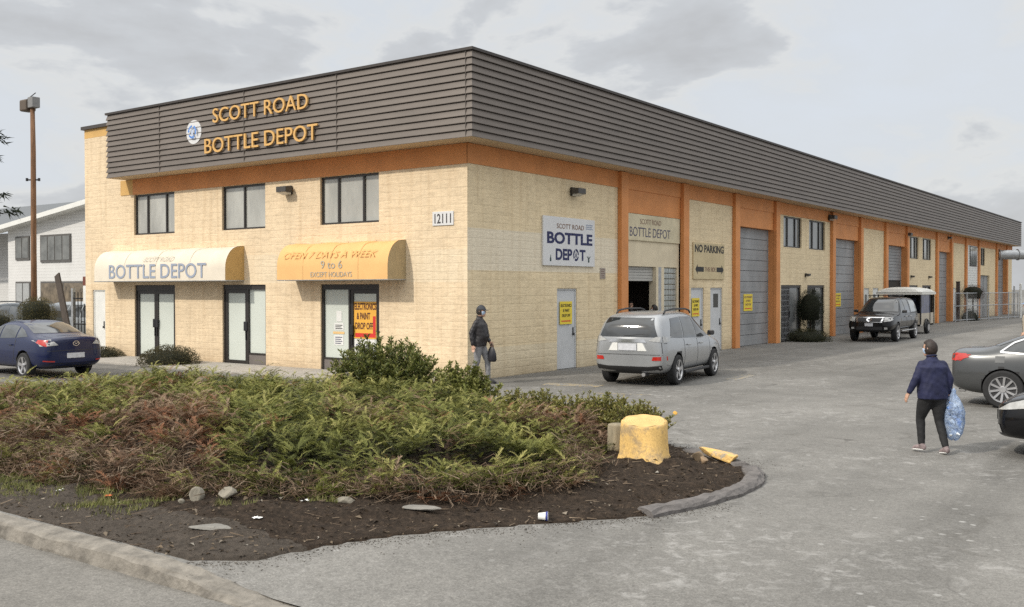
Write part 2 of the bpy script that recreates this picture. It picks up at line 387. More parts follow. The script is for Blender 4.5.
def window(tf, u0, u1, z0, z1, mull, rec=.1, pane=None, mid=None, name='window', ft=.06):
    f = MB(tf); g = .0
    f.box(u0 + .003, u1 - .003, rec - .03, rec + .06, z0 + .003, z0 + ft); f.box(u0 + .003, u1 - .003, rec - .03, rec + .06, z1 - ft, z1 - .003)
    for a in (u0 + .003, u1 - ft): f.box(a, a + ft - .003, rec - .028, rec + .058, z0 + ft, z1 - ft)
    for mu in mull: f.box(mu - ft * .6, mu + ft * .6, rec - .032, rec + .05, z0 + ft, z1 - ft)
    for (a, b_, z) in (mid or []): f.box(a, b_, rec - .02, rec + .04, z - .02, z + .02)
    o = f.build(name, m_frame, BL)
    edges = [u0 + ft] + list(mull) + [u1 - ft]
    for a, b_ in zip(edges, edges[1:]):
        p = MB(tf); p.quad((a, rec + .02, z0 + ft), (b_, rec + .02, z0 + ft), (b_, rec + .02, z1 - ft), (a, rec + .02, z1 - ft)); p.build('pane', pane or m_pane, o)
    return o

# front wall
D = 2.61
FW = [(-15.19, -12.82), (-10.27, -8.13), (-5.64, -3.23)]
fh = [(a, b_, 4.39, 5.82) for a, b_ in FW] + [(a, b_, 0, D) for a, b_ in FW] + [(-17.86, -17.04, 0, 2.44)]
wall('front_wall', tf_front, -18.33, 0, 0, 8.1, fh, .2, m_front)
for (a, b_), mu in zip(FW, ([-14.47, -13.38], [-9.22], [-4.93, -3.9])):
    window(tf_front, a, b_, 4.39, 5.82, mu, .1)
def glass_door(tf, u0, u1, z1, hinge, name='door', pane=None, z0=.02, rec=.1, lock=True):
    s_ = .105; f = MB(tf)
    f.box(u0, u0 + s_, rec - .03, rec + .03, z0, z1); f.box(u1 - s_, u1, rec - .03, rec + .03, z0, z1)
    f.box(u0 + s_, u1 - s_, rec - .028, rec + .028, z1 - .11, z1); f.box(u0 + s_, u1 - s_, rec - .028, rec + .028, z0, z0 + .14)
    o = f.build(name, m_frame, BL)
    p = MB(tf); p.quad((u0 + s_, rec + .01, z0 + .14), (u1 - s_, rec + .01, z0 + .14), (u1 - s_, rec + .01, z1 - .11), (u0 + s_, rec + .01, z1 - .11)); p.build('pane', pane or m_frost, o)
    h = MB(tf); hu = u1 - s_ / 2 if hinge == 'l' else u0 + s_ / 2
    h.box(hu - .08, hu + .08, rec - .085, rec - .031, 1.12, 1.42); h.box(hu - .02, hu + .02, rec - .07, rec - .031, .82, 1.13)
    h.build('handle', m_black, o, bevel=.012)
    return o
def doorframe(tf, u0, u1, z1, posts, rec=.1, head=.2):
    f = MB(tf)
    f.box(u0 + .003, u1 - .003, rec - .05, rec + .08, z1 - head, z1 - .003)
    for a in [u0 + .003] + posts + [u1 - .073]: f.box(a, a + .07, rec - .048, rec + .078, 0.0, z1 - head)
    return f.build('door_frame', m_frame, BL)
a, b_ = FW[0]; doorframe(tf_front, a, b_, D, []); mid = (a + b_) / 2
glass_door(tf_front, a + .075, mid - .004, D - .205, 'l'); glass_door(tf_front, mid + .004, b_ - .075, D - .205, 'r')
a, b_ = FW[1]; doorframe(tf_front, a, b_, D, [-9.1], head=.16)
glass_door(tf_front, a + .075, -9.105, D - .165, 'l')
def sidelight(tf, u0, u1, z1, rec=.1, kick=.42):
    k = MB(tf); k.box(u0, u1, rec - .03, rec + .03, 0, kick - .06); ko = k.build('kick_panel', m_kick, BL)
    f = MB(tf); f.box(u0, u1, rec - .04, rec + .05, kick - .06, kick); fo = f.build('sidelight', m_frame, BL)
    p = MB(tf); p.quad((u0, rec + .02, kick), (u1, rec + .02, kick), (u1, rec + .02, z1), (u0, rec + .02, z1)); p.build('pane', m_frost, fo)
sidelight(tf_front, -9.03, b_ - .073, D - .16)
a, b_ = FW[2]; doorframe(tf_front, a, b_, D, [-4.52], head=.16)
sidelight(tf_front, a + .073, -4.52, D - .16); glass_door(tf_front, -4.445, b_ - .075, D - .165, 'r')
def steel_door(tf, u0, u1, z1, mat, rec=.06, lite=None, knob='r', label=None):
    f = MB(tf); f.box(u0 + .003, u1 - .003, rec, rec + .05, .01, z1 - .003); o = f.build('door', mat, BL, bevel=.008)
    f = MB(tf); f.box(u0 + .003, u0 + .05, rec - .025, rec - .002, .01, z1 - .05); f.box(u1 - .05, u1 - .003, rec - .025, rec - .002, .01, z1 - .05); f.box(u0 + .003, u1 - .003, rec - .025, rec - .002, z1 - .05, z1 - .003); f.build('door_trim', mat, o)
    ku = u1 - .16 if knob == 'r' else u0 + .16
    h = MB(tf); h.box(ku - .03, ku + .03, rec - .06, rec - .003, 1.02, 1.1); h.box(ku - .02, ku + .02, rec - .03, rec - .003, 1.09, 1.28); h.build('handle', m_black, o, bevel=.01)
    if lite:
        p = MB(tf); p.box(lite[0], lite[1], rec - .012, rec - .002, lite[2], lite[3]); p.build('door_window', m_dkglass, o)
    if label: o['label'] = label
    return o
steel_door(tf_front, -17.86, -17.04, 2.44, m_white)
# tall left end and its coping, plain returns
e = MB(); e.box(-18.33, -15.64, -.004, .3, 8.1, 8.42); e.build('end_band', m_orange2, BL)
e = MB(); e.box(-18.42, -15.6, -.1, .4, 8.42, 8.54); e.build('coping', m_clad_dark, BL)
e = MB(); e.box(-15.98, -15.22, -.025, -.002, 5.84, 6.37); e.build('beam_end', m_orange2, BL)
e = MB(); e.box(-15.22, .03, -.03, -.002, 5.83, 6.375); e.build('beam', m_orange, BL, bevel=.005)
e = MB(tf_side); e.box(-.03, 83.0, -.034, -.002, 5.84, 6.375); e.build('beam', m_orange, BL, bevel=.005)
e = MB(); e.quad((-18.33, 83, 0), (-18.33, 0, 0), (-18.33, 0, 8.42), (-18.33, 83, 8.42)); e.quad((0, 83, 0), (-18.33, 83, 0), (-18.33, 83, 8.42), (0, 83, 8.42)); e.build('rear_wall', m_cream, BL)
e = MB(); e.quad((-18.33, .0, 8.3), (.7, .0, 8.3), (.7, 83, 8.3), (-18.33, 83, 8.3)); e.build('roof', m_roofgrey, BL)

# side wall by bay
PIL = [8.04, 12.69, 17.47, 22.0, 29.84, 34.65, 39.65, 44.45, 52.5, 56.95, 62.0, 66.9, 74.7, 79.7]
PW = .46
for y0 in PIL:
    p = MB(tf_side); p.box(y0, y0 + PW, -.16, .0, 0, 6.37); p.build('pilaster', m_orange, BL, bevel=.012)
ZT = 6.38
wall('side_wall', tf_side, 0, 8.04, 0, ZT, [(4.36, 5.5, 0, 2.48)], .15, m_side)
wall('side_wall', tf_side, 13.15, 17.47, 0, ZT, [(13.62, 14.75, 0, 2.5), (15.36, 16.5, 0, 2.5)], .15, m_side)
BW = [(23.27, 25.66), (26.7, 29.04)]
wall('side_wall', tf_side, 22.46, 29.84, 0, ZT, [(a, b_, 4.37, 5.8) for a, b_ in BW] + [(22.97, 25.63, 0, 2.62), (26.47, 29.0, 0, 2.62)], .2, m_side)
wall('side_wall', tf_side, 35.11, 39.65, 0, ZT, [(35.72, 36.78, 0, 2.47), (37.44, 38.62, 0, 2.47)], .15, m_side)
CW = [(45.62, 47.8), (48.9, 51.26)]
wall('side_wall', tf_side, 44.91, 52.5, 0, ZT, [(a, b_, 4.37, 5.8) for a, b_ in CW] + [(45.5, 47.7, 0, 2.65), (48.9, 51.3, 0, 2.65)], .2, m_side)
wall('side_wall', tf_side, 57.41, 62.0, 0, ZT, [(58.0, 59.1, 0, 2.47)], .15, m_side)
wall('side_wall', tf_side, 67.36, 74.7, 0, ZT, [(68.28, 70.02, 4.33, 5.78), (68.15, 72.0, 0, 3.52)], .2, m_side)
wall('side_wall', tf_side, 80.16, 83.0, 0, ZT, [], .1, m_side)
steel_door(tf_side, 4.36, 5.5, 2.48, m_greydoor, knob='r')
steel_door(tf_side, 13.62, 14.75, 2.5, m_greydoor); steel_door(tf_side, 15.36, 16.5, 2.5, m_greydoor, lite=(15.76, 16.2, 1.72, 2.26))
for a, b_ in ((35.72, 36.78), (37.44, 38.62)): steel_door(tf_side, a, b_, 2.47, m_white, lite=(a + .4, a + .75, 1.2, 2.1))
steel_door(tf_side, 58.0, 59.1, 2.47, m_white)
for a, b_ in BW + CW: window(tf_side, a, b_, 4.37, 5.8, [a + (b_ - a) * .3, a + (b_ - a) * .72], .1, m_pane2 if a < 40 else m_pane)
window(tf_side, 68.28, 70.02, 4.33, 5.78, [69.1], .1, m_pane2)
def grille_door(a, b_, posts):
    doorframe(tf_side, a, b_, 2.62, posts, head=.12)
for a, b_, mid in ((22.97, 25.63, 24.2), (26.47, 29.0, 27.75), (45.5, 47.7, 46.6), (48.9, 51.3, 50.1)):
    doorframe(tf_side, a, b_, 2.62 if a < 40 else 2.65, [mid - .035], head=.12)
    glass_door(tf_side, a + .075, mid - .04, 2.49, 'l', pane=m_dkglass)
    k = MB(tf_side); k.quad((mid + .036, .12, .02), (b_ - .074, .12, .02), (b_ - .074, .12, 2.49), (mid + .036, .12, 2.49)); k.build('display_window', m_pane2, BL)
g = MB(tf_side)      # security grille on the first of the doors
for i in range(7): u = 23.07 + i * .17; g.box(u, u + .018, .02, .036, .05, 2.45)
for i in range(10): z = .15 + i * .25; g.box(23.05, 24.12, .036, .05, z, z + .018)
g.build('security_grille', m_steel, BL)
def roller(y0, y1, zt=5.07, zb=0.0, rec=.3, cur=True, name='roller_door', label=None):
    j = MB(tf_side)
    j.quad((y0, 0, 0), (y0, 0, zt), (y0, rec, zt), (y0, rec, 0)); j.quad((y1, 0, 0), (y1, rec, 0), (y1, rec, zt), (y1, 0, zt)); j.quad((y0, 0, zt), (y1, 0, zt), (y1, rec, zt), (y0, rec, zt))
    j.build('door_jamb', m_orange, BL)
    h = MB(tf_side); h.quad((y0, .0, zt), (y1, .0, zt), (y1, .0, 6.38), (y0, .0, 6.38)); h.build('header', m_orange, BL)
    s_ = MB(tf_side); jn = MB(tf_side); z = zb; k = 0; hp = (zt - zb) / 11
    while z < zt - .02:
        s_.box(y0 + .03, y1 - .03, rec - .05, rec - .01, z + .012, min(z + hp - .012, zt)); s_.box(y0 + .03, y1 - .03, rec - .055, rec - .02, z + hp * .5, z + hp * .5 + .02)
        jn.box(y0 + .03, y1 - .03, rec - .028, rec - .002, z - .012, z + .012); z += hp
    o = s_.build(name, m_roll, BL, bevel=.006); jn.build('slat_joint', m_rolljoint, o)
    t_ = MB(tf_side); t_.box(y0, y0 + .05, rec - .075, rec - .015, 0, zt); t_.box(y1 - .05, y1, rec - .075, rec - .015, 0, zt); t_.build('door_track', m_steel, o)
    if label: o['label'] = label
    if zb > .2:
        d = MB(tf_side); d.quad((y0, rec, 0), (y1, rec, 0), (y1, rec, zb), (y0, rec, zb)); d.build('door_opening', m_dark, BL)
    return o
roller(17.93, 22.0); roller(30.3, 34.65); roller(40.11, 44.45, zb=2.95, label='grey roller door half raised'); roller(52.96, 56.95); roller(75.16, 79.7, zt=5.5)
# white clad bay far along, and the big far door
s_ = MB(tf_side); s_.quad((62.46, .0, 0), (66.9, .0, 0), (66.9, .0, 6.38), (62.46, .0, 6.38))
for i in range(30): z = .05 + i * .19; s_.box(62.47, 66.89, -.02, -.003, z, z + .16)
s_.build('siding_panel', m_white, BL)
f = MB(tf_side); f.box(63.8, 66.4, -.06, -.022, 4.2, 5.78); fo = f.build('window', m_frame, BL)
for a, b_ in ((63.9, 64.6), (64.7, 65.5), (65.6, 66.3)): p = MB(tf_side); p.box(a, b_, -.068, -.062, 4.3, 5.7); p.build('pane', m_pane2, fo)
s_ = MB(tf_side); s_.box(68.17, 71.98, .14, .18, .01, 3.5); o = s_.build('double_door', m_roll, BL)
s_ = MB(tf_side); s_.box(70.06, 70.1, .12, .138, .05, 3.45); s_.build('door_seam', m_rolljoint, o)
# loading bay 8.5 .. 12.69
L0, L1 = 8.5, 12.69
h = MB(tf_side); h.quad((L0, 0, 5.05), (L1, 0, 5.05), (L1, 0, 6.38), (L0, 0, 6.38)); h.build('header', m_orange, BL)
h = MB(tf_side); h.box(L0, L1, .05, .2, 3.24, 5.05); h.build('lintel_panel', m_cream, BL)
h = MB(tf_side)
h.box(10.83, 11.0, .02, .3, 0, 3.235); h.box(11.25, 11.5, .05, .3, 0, 3.235); h.box(12.52, L1, .05, .3, 0, 3.235); h.build('door_jamb', m_cream, BL)
h = MB(tf_side); h.box(11.0, 11.25, .03, .2, 0, 3.235); h.build('door_jamb', m_steel, BL)
g = MB(tf_side)
nz = 12
for i in range(5):
    for k in range(nz + 4):
        u = 11.52 + i * .2; z = .03 + k * .2
        if z + .18 < 3.24: g.box(u, u + .18, .08, .15, z, z + .18)
g.build('glass_blocks', M('glass_block', (.34, .36, .34), .15, var=.2, scale=4), BL, bevel=.02)
g = MB(tf_side); g.quad((11.5, .16, 0), (12.52, .16, 0), (12.52, .16, 3.235), (11.5, .16, 3.235)); g.build('block_mortar', m_cream, BL)
s_ = MB(tf_side)
for k in range(5): s_.box(L0, 10.83, .16, .2, 2.74 + k * .1, 2.83 + k * .1)
o = s_.build('roller_shutter', M('pale_shutter_slats', (.42, .41, .38), .5), BL)
o['label'] = 'rolled up pale shutter at the top of the loading bay opening'
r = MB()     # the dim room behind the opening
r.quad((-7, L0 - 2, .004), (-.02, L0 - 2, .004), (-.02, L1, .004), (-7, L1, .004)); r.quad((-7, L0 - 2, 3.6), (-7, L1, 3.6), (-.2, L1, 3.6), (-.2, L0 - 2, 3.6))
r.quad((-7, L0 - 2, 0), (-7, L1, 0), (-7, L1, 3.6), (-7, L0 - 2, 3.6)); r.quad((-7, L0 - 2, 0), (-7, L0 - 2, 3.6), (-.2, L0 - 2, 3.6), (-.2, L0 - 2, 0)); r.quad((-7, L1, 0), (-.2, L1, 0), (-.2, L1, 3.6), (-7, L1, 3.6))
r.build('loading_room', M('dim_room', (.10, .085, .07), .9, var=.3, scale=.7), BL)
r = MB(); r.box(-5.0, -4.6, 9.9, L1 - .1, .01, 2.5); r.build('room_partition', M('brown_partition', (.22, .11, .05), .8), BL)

# fascia: lapped metal courses wrapped round two sides
OV = .772; ZB, ZTOP = 6.382, 8.672
def ring(o): return [(-15.67 - o, 0.05), (-15.67 - o, -OV - o), (OV + o, -OV - o), (OV + o, 83.26 + o), (-.05, 83.26 + o)]
NC = 12; ch = (ZTOP - .07 - ZB) / NC
mb = MB(); lap = MB()
prof = []
for k in range(NC):
    z = ZB + k * ch
    prof += [(.0, z), (.004, z + ch * .06), (-.04, z + ch * .93)]
    prof += [(-.058, z + ch * .94), (-.058, z + ch - .0005)]
for (o0, z0), (o1, z1) in zip(prof, prof[1:]):
    A = ring(o0); B = ring(o1)
    dark = o0 <= -.055 or o1 <= -.055
    for i in range(4):
        (lap if dark else mb).quad((*A[i], z0), (*A[i + 1], z0), (*B[i + 1], z1), (*B[i], z1))
fa = mb.build('fascia_cladding', m_clad, BL); lap.build('lap_joint', m_clad_dark, fa)
cp = MB(); A = ring(-.02); B = ring(.03)
for (r0, z0), (r1, z1) in ((( .025, ZTOP - .07), (.03, ZTOP)), ((.03, ZTOP), (-.25, ZTOP)), ((.025, ZTOP - .07), (-.08, ZTOP - .075)), ((-.25, ZTOP), (-.25, ZTOP - .35))):
    A = ring(r0); B = ring(r1)
    for i in range(4): cp.quad((*A[i], z0), (*A[i + 1], z0), (*B[i + 1], z1), (*B[i], z1))
cp.build('cap_flashing', m_clad_dark, BL)
sf = MB(); A = ring(-.01)
sf.quad((-15.66, -.002, ZB + .002), (0, -.002, ZB + .002), (OV, -OV, ZB + .002), (-15.66, -OV, ZB + .002)); sf.quad((.002, 0, ZB + .002), (.002, 83.2, ZB + .002), (OV, 83.2, ZB + .002), (OV, -OV, ZB + .002))
sf.build('soffit', m_soffit, BL)
jt = MB()
for X in (-12.55, -8.2, -4.15, .55): jt.box(X, X + .012, -OV - .006, -OV + .02, ZB + .02, ZTOP - .08)
jt.build('panel_joint', M('joint_brown', (.10, .084, .072), .6), fa)  # joint strips coloured a little darker than the cladding
# ------------------------------------------------------------------ awnings, signs, lamps
def awning(u0, u1, z0, z1, dep, mat, matend, label, hems):
    a = thing('awning', label, 'awning', ((u0 + u1) / 2, 0, z0))
    pr = [(0, z1)]
    n = 9; rad = .58
    for i in range(n + 1):
        th = PI / 2 * i / n; pr.append((-(dep - rad) - rad * math.sin(th), z1 - .03 - rad * (1 - math.cos(th)) * (z1 - z0) * .62 / rad))
    pr.append((-dep, z0))
    mb = MB(); us = lin(u0, u1, 22)
    vs = []; fs = []
    for i, u in enumerate(us):
        for j, (w, z) in enumerate(pr):
            sag = .018 * math.sin(i * 2.2) * (1 if 0 < j < len(pr) - 2 else 0) - .028 * math.sin(PI * ((u - u0) / (u1 - u0) * 3 % 1)) * (1 if j < 4 else .2)
            vs.append((u - (u0 + u1) / 2, w + .3 * sag, z - z0 + sag))
    n_ = len(pr)
    for i in range(len(us) - 1):
        for j in range(n_ - 1): fs.append((i * n_ + j, i * n_ + j + 1, (i + 1) * n_ + j + 1, (i + 1) * n_ + j))
    mb.add(vs, fs); mb.build('canvas', mat, a, smooth=True)
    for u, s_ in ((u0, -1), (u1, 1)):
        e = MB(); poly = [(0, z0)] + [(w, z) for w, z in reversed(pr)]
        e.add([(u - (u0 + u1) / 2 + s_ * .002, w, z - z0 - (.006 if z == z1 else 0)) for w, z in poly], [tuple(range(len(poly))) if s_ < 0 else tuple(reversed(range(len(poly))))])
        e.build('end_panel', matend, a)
    for k in range(1, 4):
        u = -(u1 - u0) / 2 + k * (u1 - u0) / 4; sm = MB(); sm.v = [(u + d, w - .004, z - z0 + .004) for w, z in pr for d in (-.012, .012)]; sm.f = [(2 * i, 2 * i + 1, 2 * i + 3, 2 * i + 2) for i in range(len(pr) - 1)]; sm.build('seam', M('seam_' + mat.name, tuple(c * .86 for c in hems), .9), a)
    fr = MB(); h = (u1 - u0) / 2
    for s_ in (-1, 1): fr.tube([(s_ * h, -.02, 0), (s_ * h, -dep, 0)], .018, 6)
    fr.tube([(-h, -dep + .012, .0), (h, -dep + .012, .0)], .018, 6); fr.tube([(-h, -.03, .0), (h, -.03, .0)], .018, 6)
    fr.build('frame', m_steel, a)
    return a, (lambda u, w, z: (u - (u0 + u1) / 2, w - dep, z - z0))
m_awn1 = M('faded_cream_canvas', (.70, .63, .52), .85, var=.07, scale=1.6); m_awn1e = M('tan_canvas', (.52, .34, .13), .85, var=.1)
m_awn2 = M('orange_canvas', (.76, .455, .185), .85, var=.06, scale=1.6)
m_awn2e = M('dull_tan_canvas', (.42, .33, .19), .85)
m_faint = M('sun_bleached_print', (.55, .53, .46), .85); m_faint2 = M('sun_bleached_yellow', (.70, .43, .16), .85); m_grey2 = M('bleached_grey_print', (.42, .40, .33), .85)
aw, tfa = awning(-16.5, -9.16, 2.74, 3.86, .75, m_awn1, m_awn1e, 'long cream awning with grey BOTTLE DEPOT lettering over two glass doors', (.70, .63, .52))
lettering('BOTTLE DEPOT', -15.57, -10.11, 2.83, 3.32, -.012, tfa, 'lettering', m_bluegrey, aw, bold=.008, ext=.002)
lettering('SCOTT ROAD', -13.6, -11.9, 3.42, 3.58, .005, lambda u, w, z: (lambda p: (p[0], p[1] + (z - 3.42) * .42, p[2]))(tfa(u, w - .01, z)), 'lettering', m_faint, aw, bold=.0, shear=.3, ext=.002)
aw, tfa = awning(-6.72, -2.2, 2.735, 3.86, .75, m_awn2, m_awn2e, 'orange rounded awning with bleached opening hours above the papered shop window', (.76, .455, .185))
lettering('9 to 6', -4.82, -3.95, 3.06, 3.29, -.012, tfa, 'lettering', m_grey2, aw, bold=.0, ext=.002)
lettering('EXCEPT HOLIDAYS', -5.25, -3.56, 2.82, 2.965, -.012, tfa, 'lettering', m_grey2, aw, bold=.0, ext=.002)
lettering('OPEN 7 DAYS A WEEK', -6.45, -2.65, 3.38, 3.58, .0, lambda u, w, z: (lambda p: (p[0], p[1] + (z - 3.38) * .4, p[2]))(tfa(u, w - .012, z)), 'lettering', m_faint2, aw, bold=.0, shear=.25, ext=.002)

# fascia letters: each line a sign of separate raised letters
def letterline(txt, u0, u1, z0, z1, label):
    s_ = thing('sign_letters', label, 'sign', ((u0 + u1) / 2, -OV, z0))
    tf = lambda u, w, z: (u - (u0 + u1) / 2, w, z - z0)
    lettering(txt, u0, u1, z0, z1, -.02, tf, 'lettering', m_orgletter, s_, ext=.05, bold=.0)
    p = MB(tf)
    for i in range(8): u = u0 + (i + .5) * (u1 - u0) / 8; p.box(u - .01, u + .01, -.03, .06, (z0 + z1) / 2 - .01, (z0 + z1) / 2 + .01)
    p.build('standoff', m_clad_dark, s_)
letterline('SCOTT ROAD', -9.63, -5.26, 7.73, 8.18, 'raised orange SCOTT ROAD letters on the brown fascia')
letterline('BOTTLE DEPOT', -10.05, -4.86, 6.79, 7.26, 'raised orange BOTTLE DEPOT letters low on the brown fascia')
em = thing('emblem_sign', 'round white emblem with blue ring on the brown fascia left of the letters', 'sign', (-10.68, -OV, 7.55))
d = MB(); d.lathe([(.0, .06), (.37, .06), (.385, .05), (.385, -.0)], (0, -.0, 0), 'y', 40); d.build('disc', m_signwhite, em)
d = MB()
m_emb = M('emblem_blue', (.10, .25, .62), .5)
for k in range(3):    # three chasing arrows round a bottle
    a0 = PI / 2 + k * 2 * PI / 3; pts = [a0 + i * R(13) for i in range(7)]
    for p, q in zip(pts, pts[1:]):
        d.add([(r_ * math.cos(x), -.066, r_ * math.sin(x)) for r_, x in ((.15, p), (.215, p), (.215, q), (.15, q))], [(0, 1, 2, 3)])
    p = pts[-1]; d.add([(.115 * math.cos(p), -.066, .115 * math.sin(p)), (.25 * math.cos(p), -.066, .25 * math.sin(p)), (.18 * math.cos(p + .36), -.066, .18 * math.sin(p + .36))], [(0, 1, 2)])
d.build('arrows', m_emb, em)
d = MB(); d.add([(x, -.066, z) for x, z in ((-.05, -.11), (.05, -.11), (.05, .03), (.02, .07), (.02, .12), (-.02, .12), (-.02, .07), (-.05, .03))], [tuple(range(8))]); d.build('bottle_mark', M('emblem_pale', (.45, .52, .66), .5), em)

def board(name, label, tf3, u0, u1, z0, z1, mat, th=.05, off=0.0, cat='sign', group=None, bev=.006):
    """flat sign; origin at its lower edge centre on the wall"""
    o3 = tf3((u0 + u1) / 2, off, z0); s_ = thing(name, label, cat, o3, group=group)
    tf = lambda u, w, z: tuple(a - b_ for a, b_ in zip(tf3(u, off + w, z), o3))
    p = MB(tf); p.box(u0, u1, -th, -.003, z0, z1); p.build('board', mat, s_, bevel=bev)
    return s_, tf
s_, tf = board('number_plaque', 'small white plaque reading 12111 near the building corner', tf_front, -1.2, -.46, 4.2, 4.58, m_signwhite, .03)
lettering('12111', -1.12, -.54, 4.26, 4.52, -.032, tf, 'lettering', M('dark_grey_print', (.05, .045, .045), .6), s_, bold=.012)
s_, tf = board('wall_sign', 'large white sign with navy BOTTLE DEPOT on the shaded side wall', tf_side, 3.53, 6.47, 3.17, 4.65, m_signwhite, .06)
lettering('SCOTT ROAD', 4.26, 5.81, 4.3, 4.45, -.062, tf, 'lettering', m_brownprint, s_, bold=.006)
lettering('BOTTLE', 3.73, 6.32, 3.83, 4.19, -.062, tf, 'lettering', m_navy, s_, bold=.035)
lettering('DEP', 4.2, 5.12, 3.345, 3.69, -.062, tf, 'lettering', m_navy, s_, bold=.035)
lettering('T', 5.56, 5.9, 3.345, 3.69, -.062, tf, 'lettering', m_navy, s_, bold=.035)
p = MB(tf)
for k in range(3):
    for i in range(5):
        a0 = k * 2 * PI / 3 + i * .36; a1 = a0 + .36
        p.add([(5.345 + r_ * .165 * math.cos(a), -.064, 3.517 + r_ * .19 * math.sin(a)) for r_, a in ((.62, a0), (1, a0), (1, a1), (.62, a1))], [(0, 1, 2, 3)])
p.add([(5.345 + x, -.0645, 3.517 + z) for x, z in ((-.035, -.08), (.035, -.08), (.035, .02), (.012, .06), (.012, .1), (-.012, .1), (-.012, .06), (-.035, .02))], [tuple(range(8))])
p.build('bottle_mark', m_navy, s_)
p = MB(tf)
for i, (z, l) in enumerate(((4.48, .4), (4.42, .36), (4.36, .4))): p.box(5.93, 5.93 + l, -.065, -.061, z - .02, z + .012)
p.build('print_block', m_bluegrey, s_)
p = MB(tf)
for u in (3.92, 6.1):
    p.add([(u + x, -.064, 3.3 + z) for x, z in ((-.04, 0), (.04, 0), (.04, .09), (.014, .13), (.014, .19), (-.014, .19), (-.014, .13), (-.04, .09))], [tuple(range(8))])
p.add([(6.1 + x, -.064, 3.42 + z) for x, z in ((-.11, .06), (-.02, -.02), (.0, .0), (-.09, .08))], [(0, 1, 2, 3)]); p.add([(6.1 + x, -.064, 3.42 + z) for x, z in ((.02, -.02), (.11, .06), (.09, .08), (.0, .0))], [(0, 1, 2, 3)])
p.build('bottle_icons', M('dark_green_print', (.03, .06, .06), .6), s_)
s_, tf = board('notice_plaque', 'small faded grey notice on the side wall right of the big white sign', tf_side, 6.88, 7.22, 2.79, 3.15, M('faded_notice', (.36, .31, .26), .8, var=.2, scale=14), .02)
p = MB(tf)
for i in range(5): p.box(6.92, 7.18 - .05 * (i % 2), -.024, -.021, 3.08 - i * .06, 3.1 - i * .06)
p.build('print_block', M('faded_red_brown', (.2, .13, .11), .8), s_)
s_, tf = board('wall_sign', 'weathered cream board with SCOTT ROAD BOTTLE DEPOT above the loading bay', tf_side, 8.52, 12.66, 4.13, 5.04, M('weathered_cream_board', (.60, .53, .37), .8, var=.16, scale=2), .05, off=.048)
lettering('SCOTT ROAD', 9.6, 11.16, 4.71, 4.89, -.052, tf, 'lettering', m_brownprint, s_, bold=.0)
lettering('BOTTLE DEPOT', 8.86, 11.88, 4.27, 4.59, -.052, tf, 'lettering', M('faded_navy', (.10, .095, .14), .7), s_, bold=.0)
s_, tf = board('wall_sign', 'cream NO PARKING board with two black arrows above the grey doors', tf_side, 13.73, 16.59, 2.83, 4.24, M('aged_cream_board', (.56, .46, .28), .8, var=.1, scale=2), .05)
lettering('NO PARKING', 13.85, 16.5, 3.86, 4.16, -.052, tf, 'lettering', m_ink, s_, bold=.03)
lettering('THIS SIDE', 14.72, 15.74, 3.13, 3.3, -.052, tf, 'lettering', m_brownprint, s_, bold=.01)
def arrow(mb, u0, u1, zc, h, w, shaft=.5):
    d = 1 if u1 > u0 else -1; hx = u1 - d * h * 1.1
    pts = [(u0, zc - h * shaft), (hx, zc - h * shaft), (hx, zc - h), (u1, zc), (hx, zc + h), (hx, zc + h * shaft), (u0, zc + h * shaft)]
    if d < 0: pts.reverse()
    mb.add([(u, w, z) for u, z in pts], [(0, 1, 5, 6), (2, 3, 4), (1, 2, 4, 5)] if d > 0 else [(0, 1, 5, 6), (2, 3, 4), (1, 2, 4, 5)])
p = MB(tf); arrow(p, 14.64, 13.88, 3.21, .19, -.053); arrow(p, 15.82, 16.5, 3.21, .19, -.053); p.build('arrows', m_ink, s_)
def notice(u0, u1, z0, z1, off, label, scale=1):
    s_, tf = board('paper_notice', label, tf_side, u0, u1, z0, z1, m_yellow, .012, off=off, cat='notice', group='yellow drop off notices', bev=0)
    w = u1 - u0; h = z1 - z0
    for i, (tx, a, b_) in enumerate((('ELECTRONICS', .06, .94), ('& PAINT', .24, .78), ('DROP OFF', .16, .84))):
        z = z1 - h * (.24 + i * .22); lettering(tx, u0 + w * a, u0 + w * b_, z, z + h * .13, -.014, tf, 'lettering', m_brownprint if off > .1 else m_ink, s_, bold=.02, ext=.002)
    p = MB(tf); arrow(p, u0 + w * .12, u0 + w * .88, z0 + h * .14, h * .07, -.015, .35); p.build('arrow', m_red, s_)
notice(4.56, 5.25, 1.38, 2.08, .034, 'yellow notice on the grey door left of the silver wagon')
notice(13.76, 14.42, 1.4, 2.1, .034, 'yellow notice on the windowless grey door under the NO PARKING board')
notice(19.24, 20.2, 1.5, 2.22, .243, 'yellow notice on the tall grey roller door nearest the road')
notice(31.4, 32.35, 1.5, 2.2, .243, 'yellow notice on the second tall roller door, left of the parked pickup')
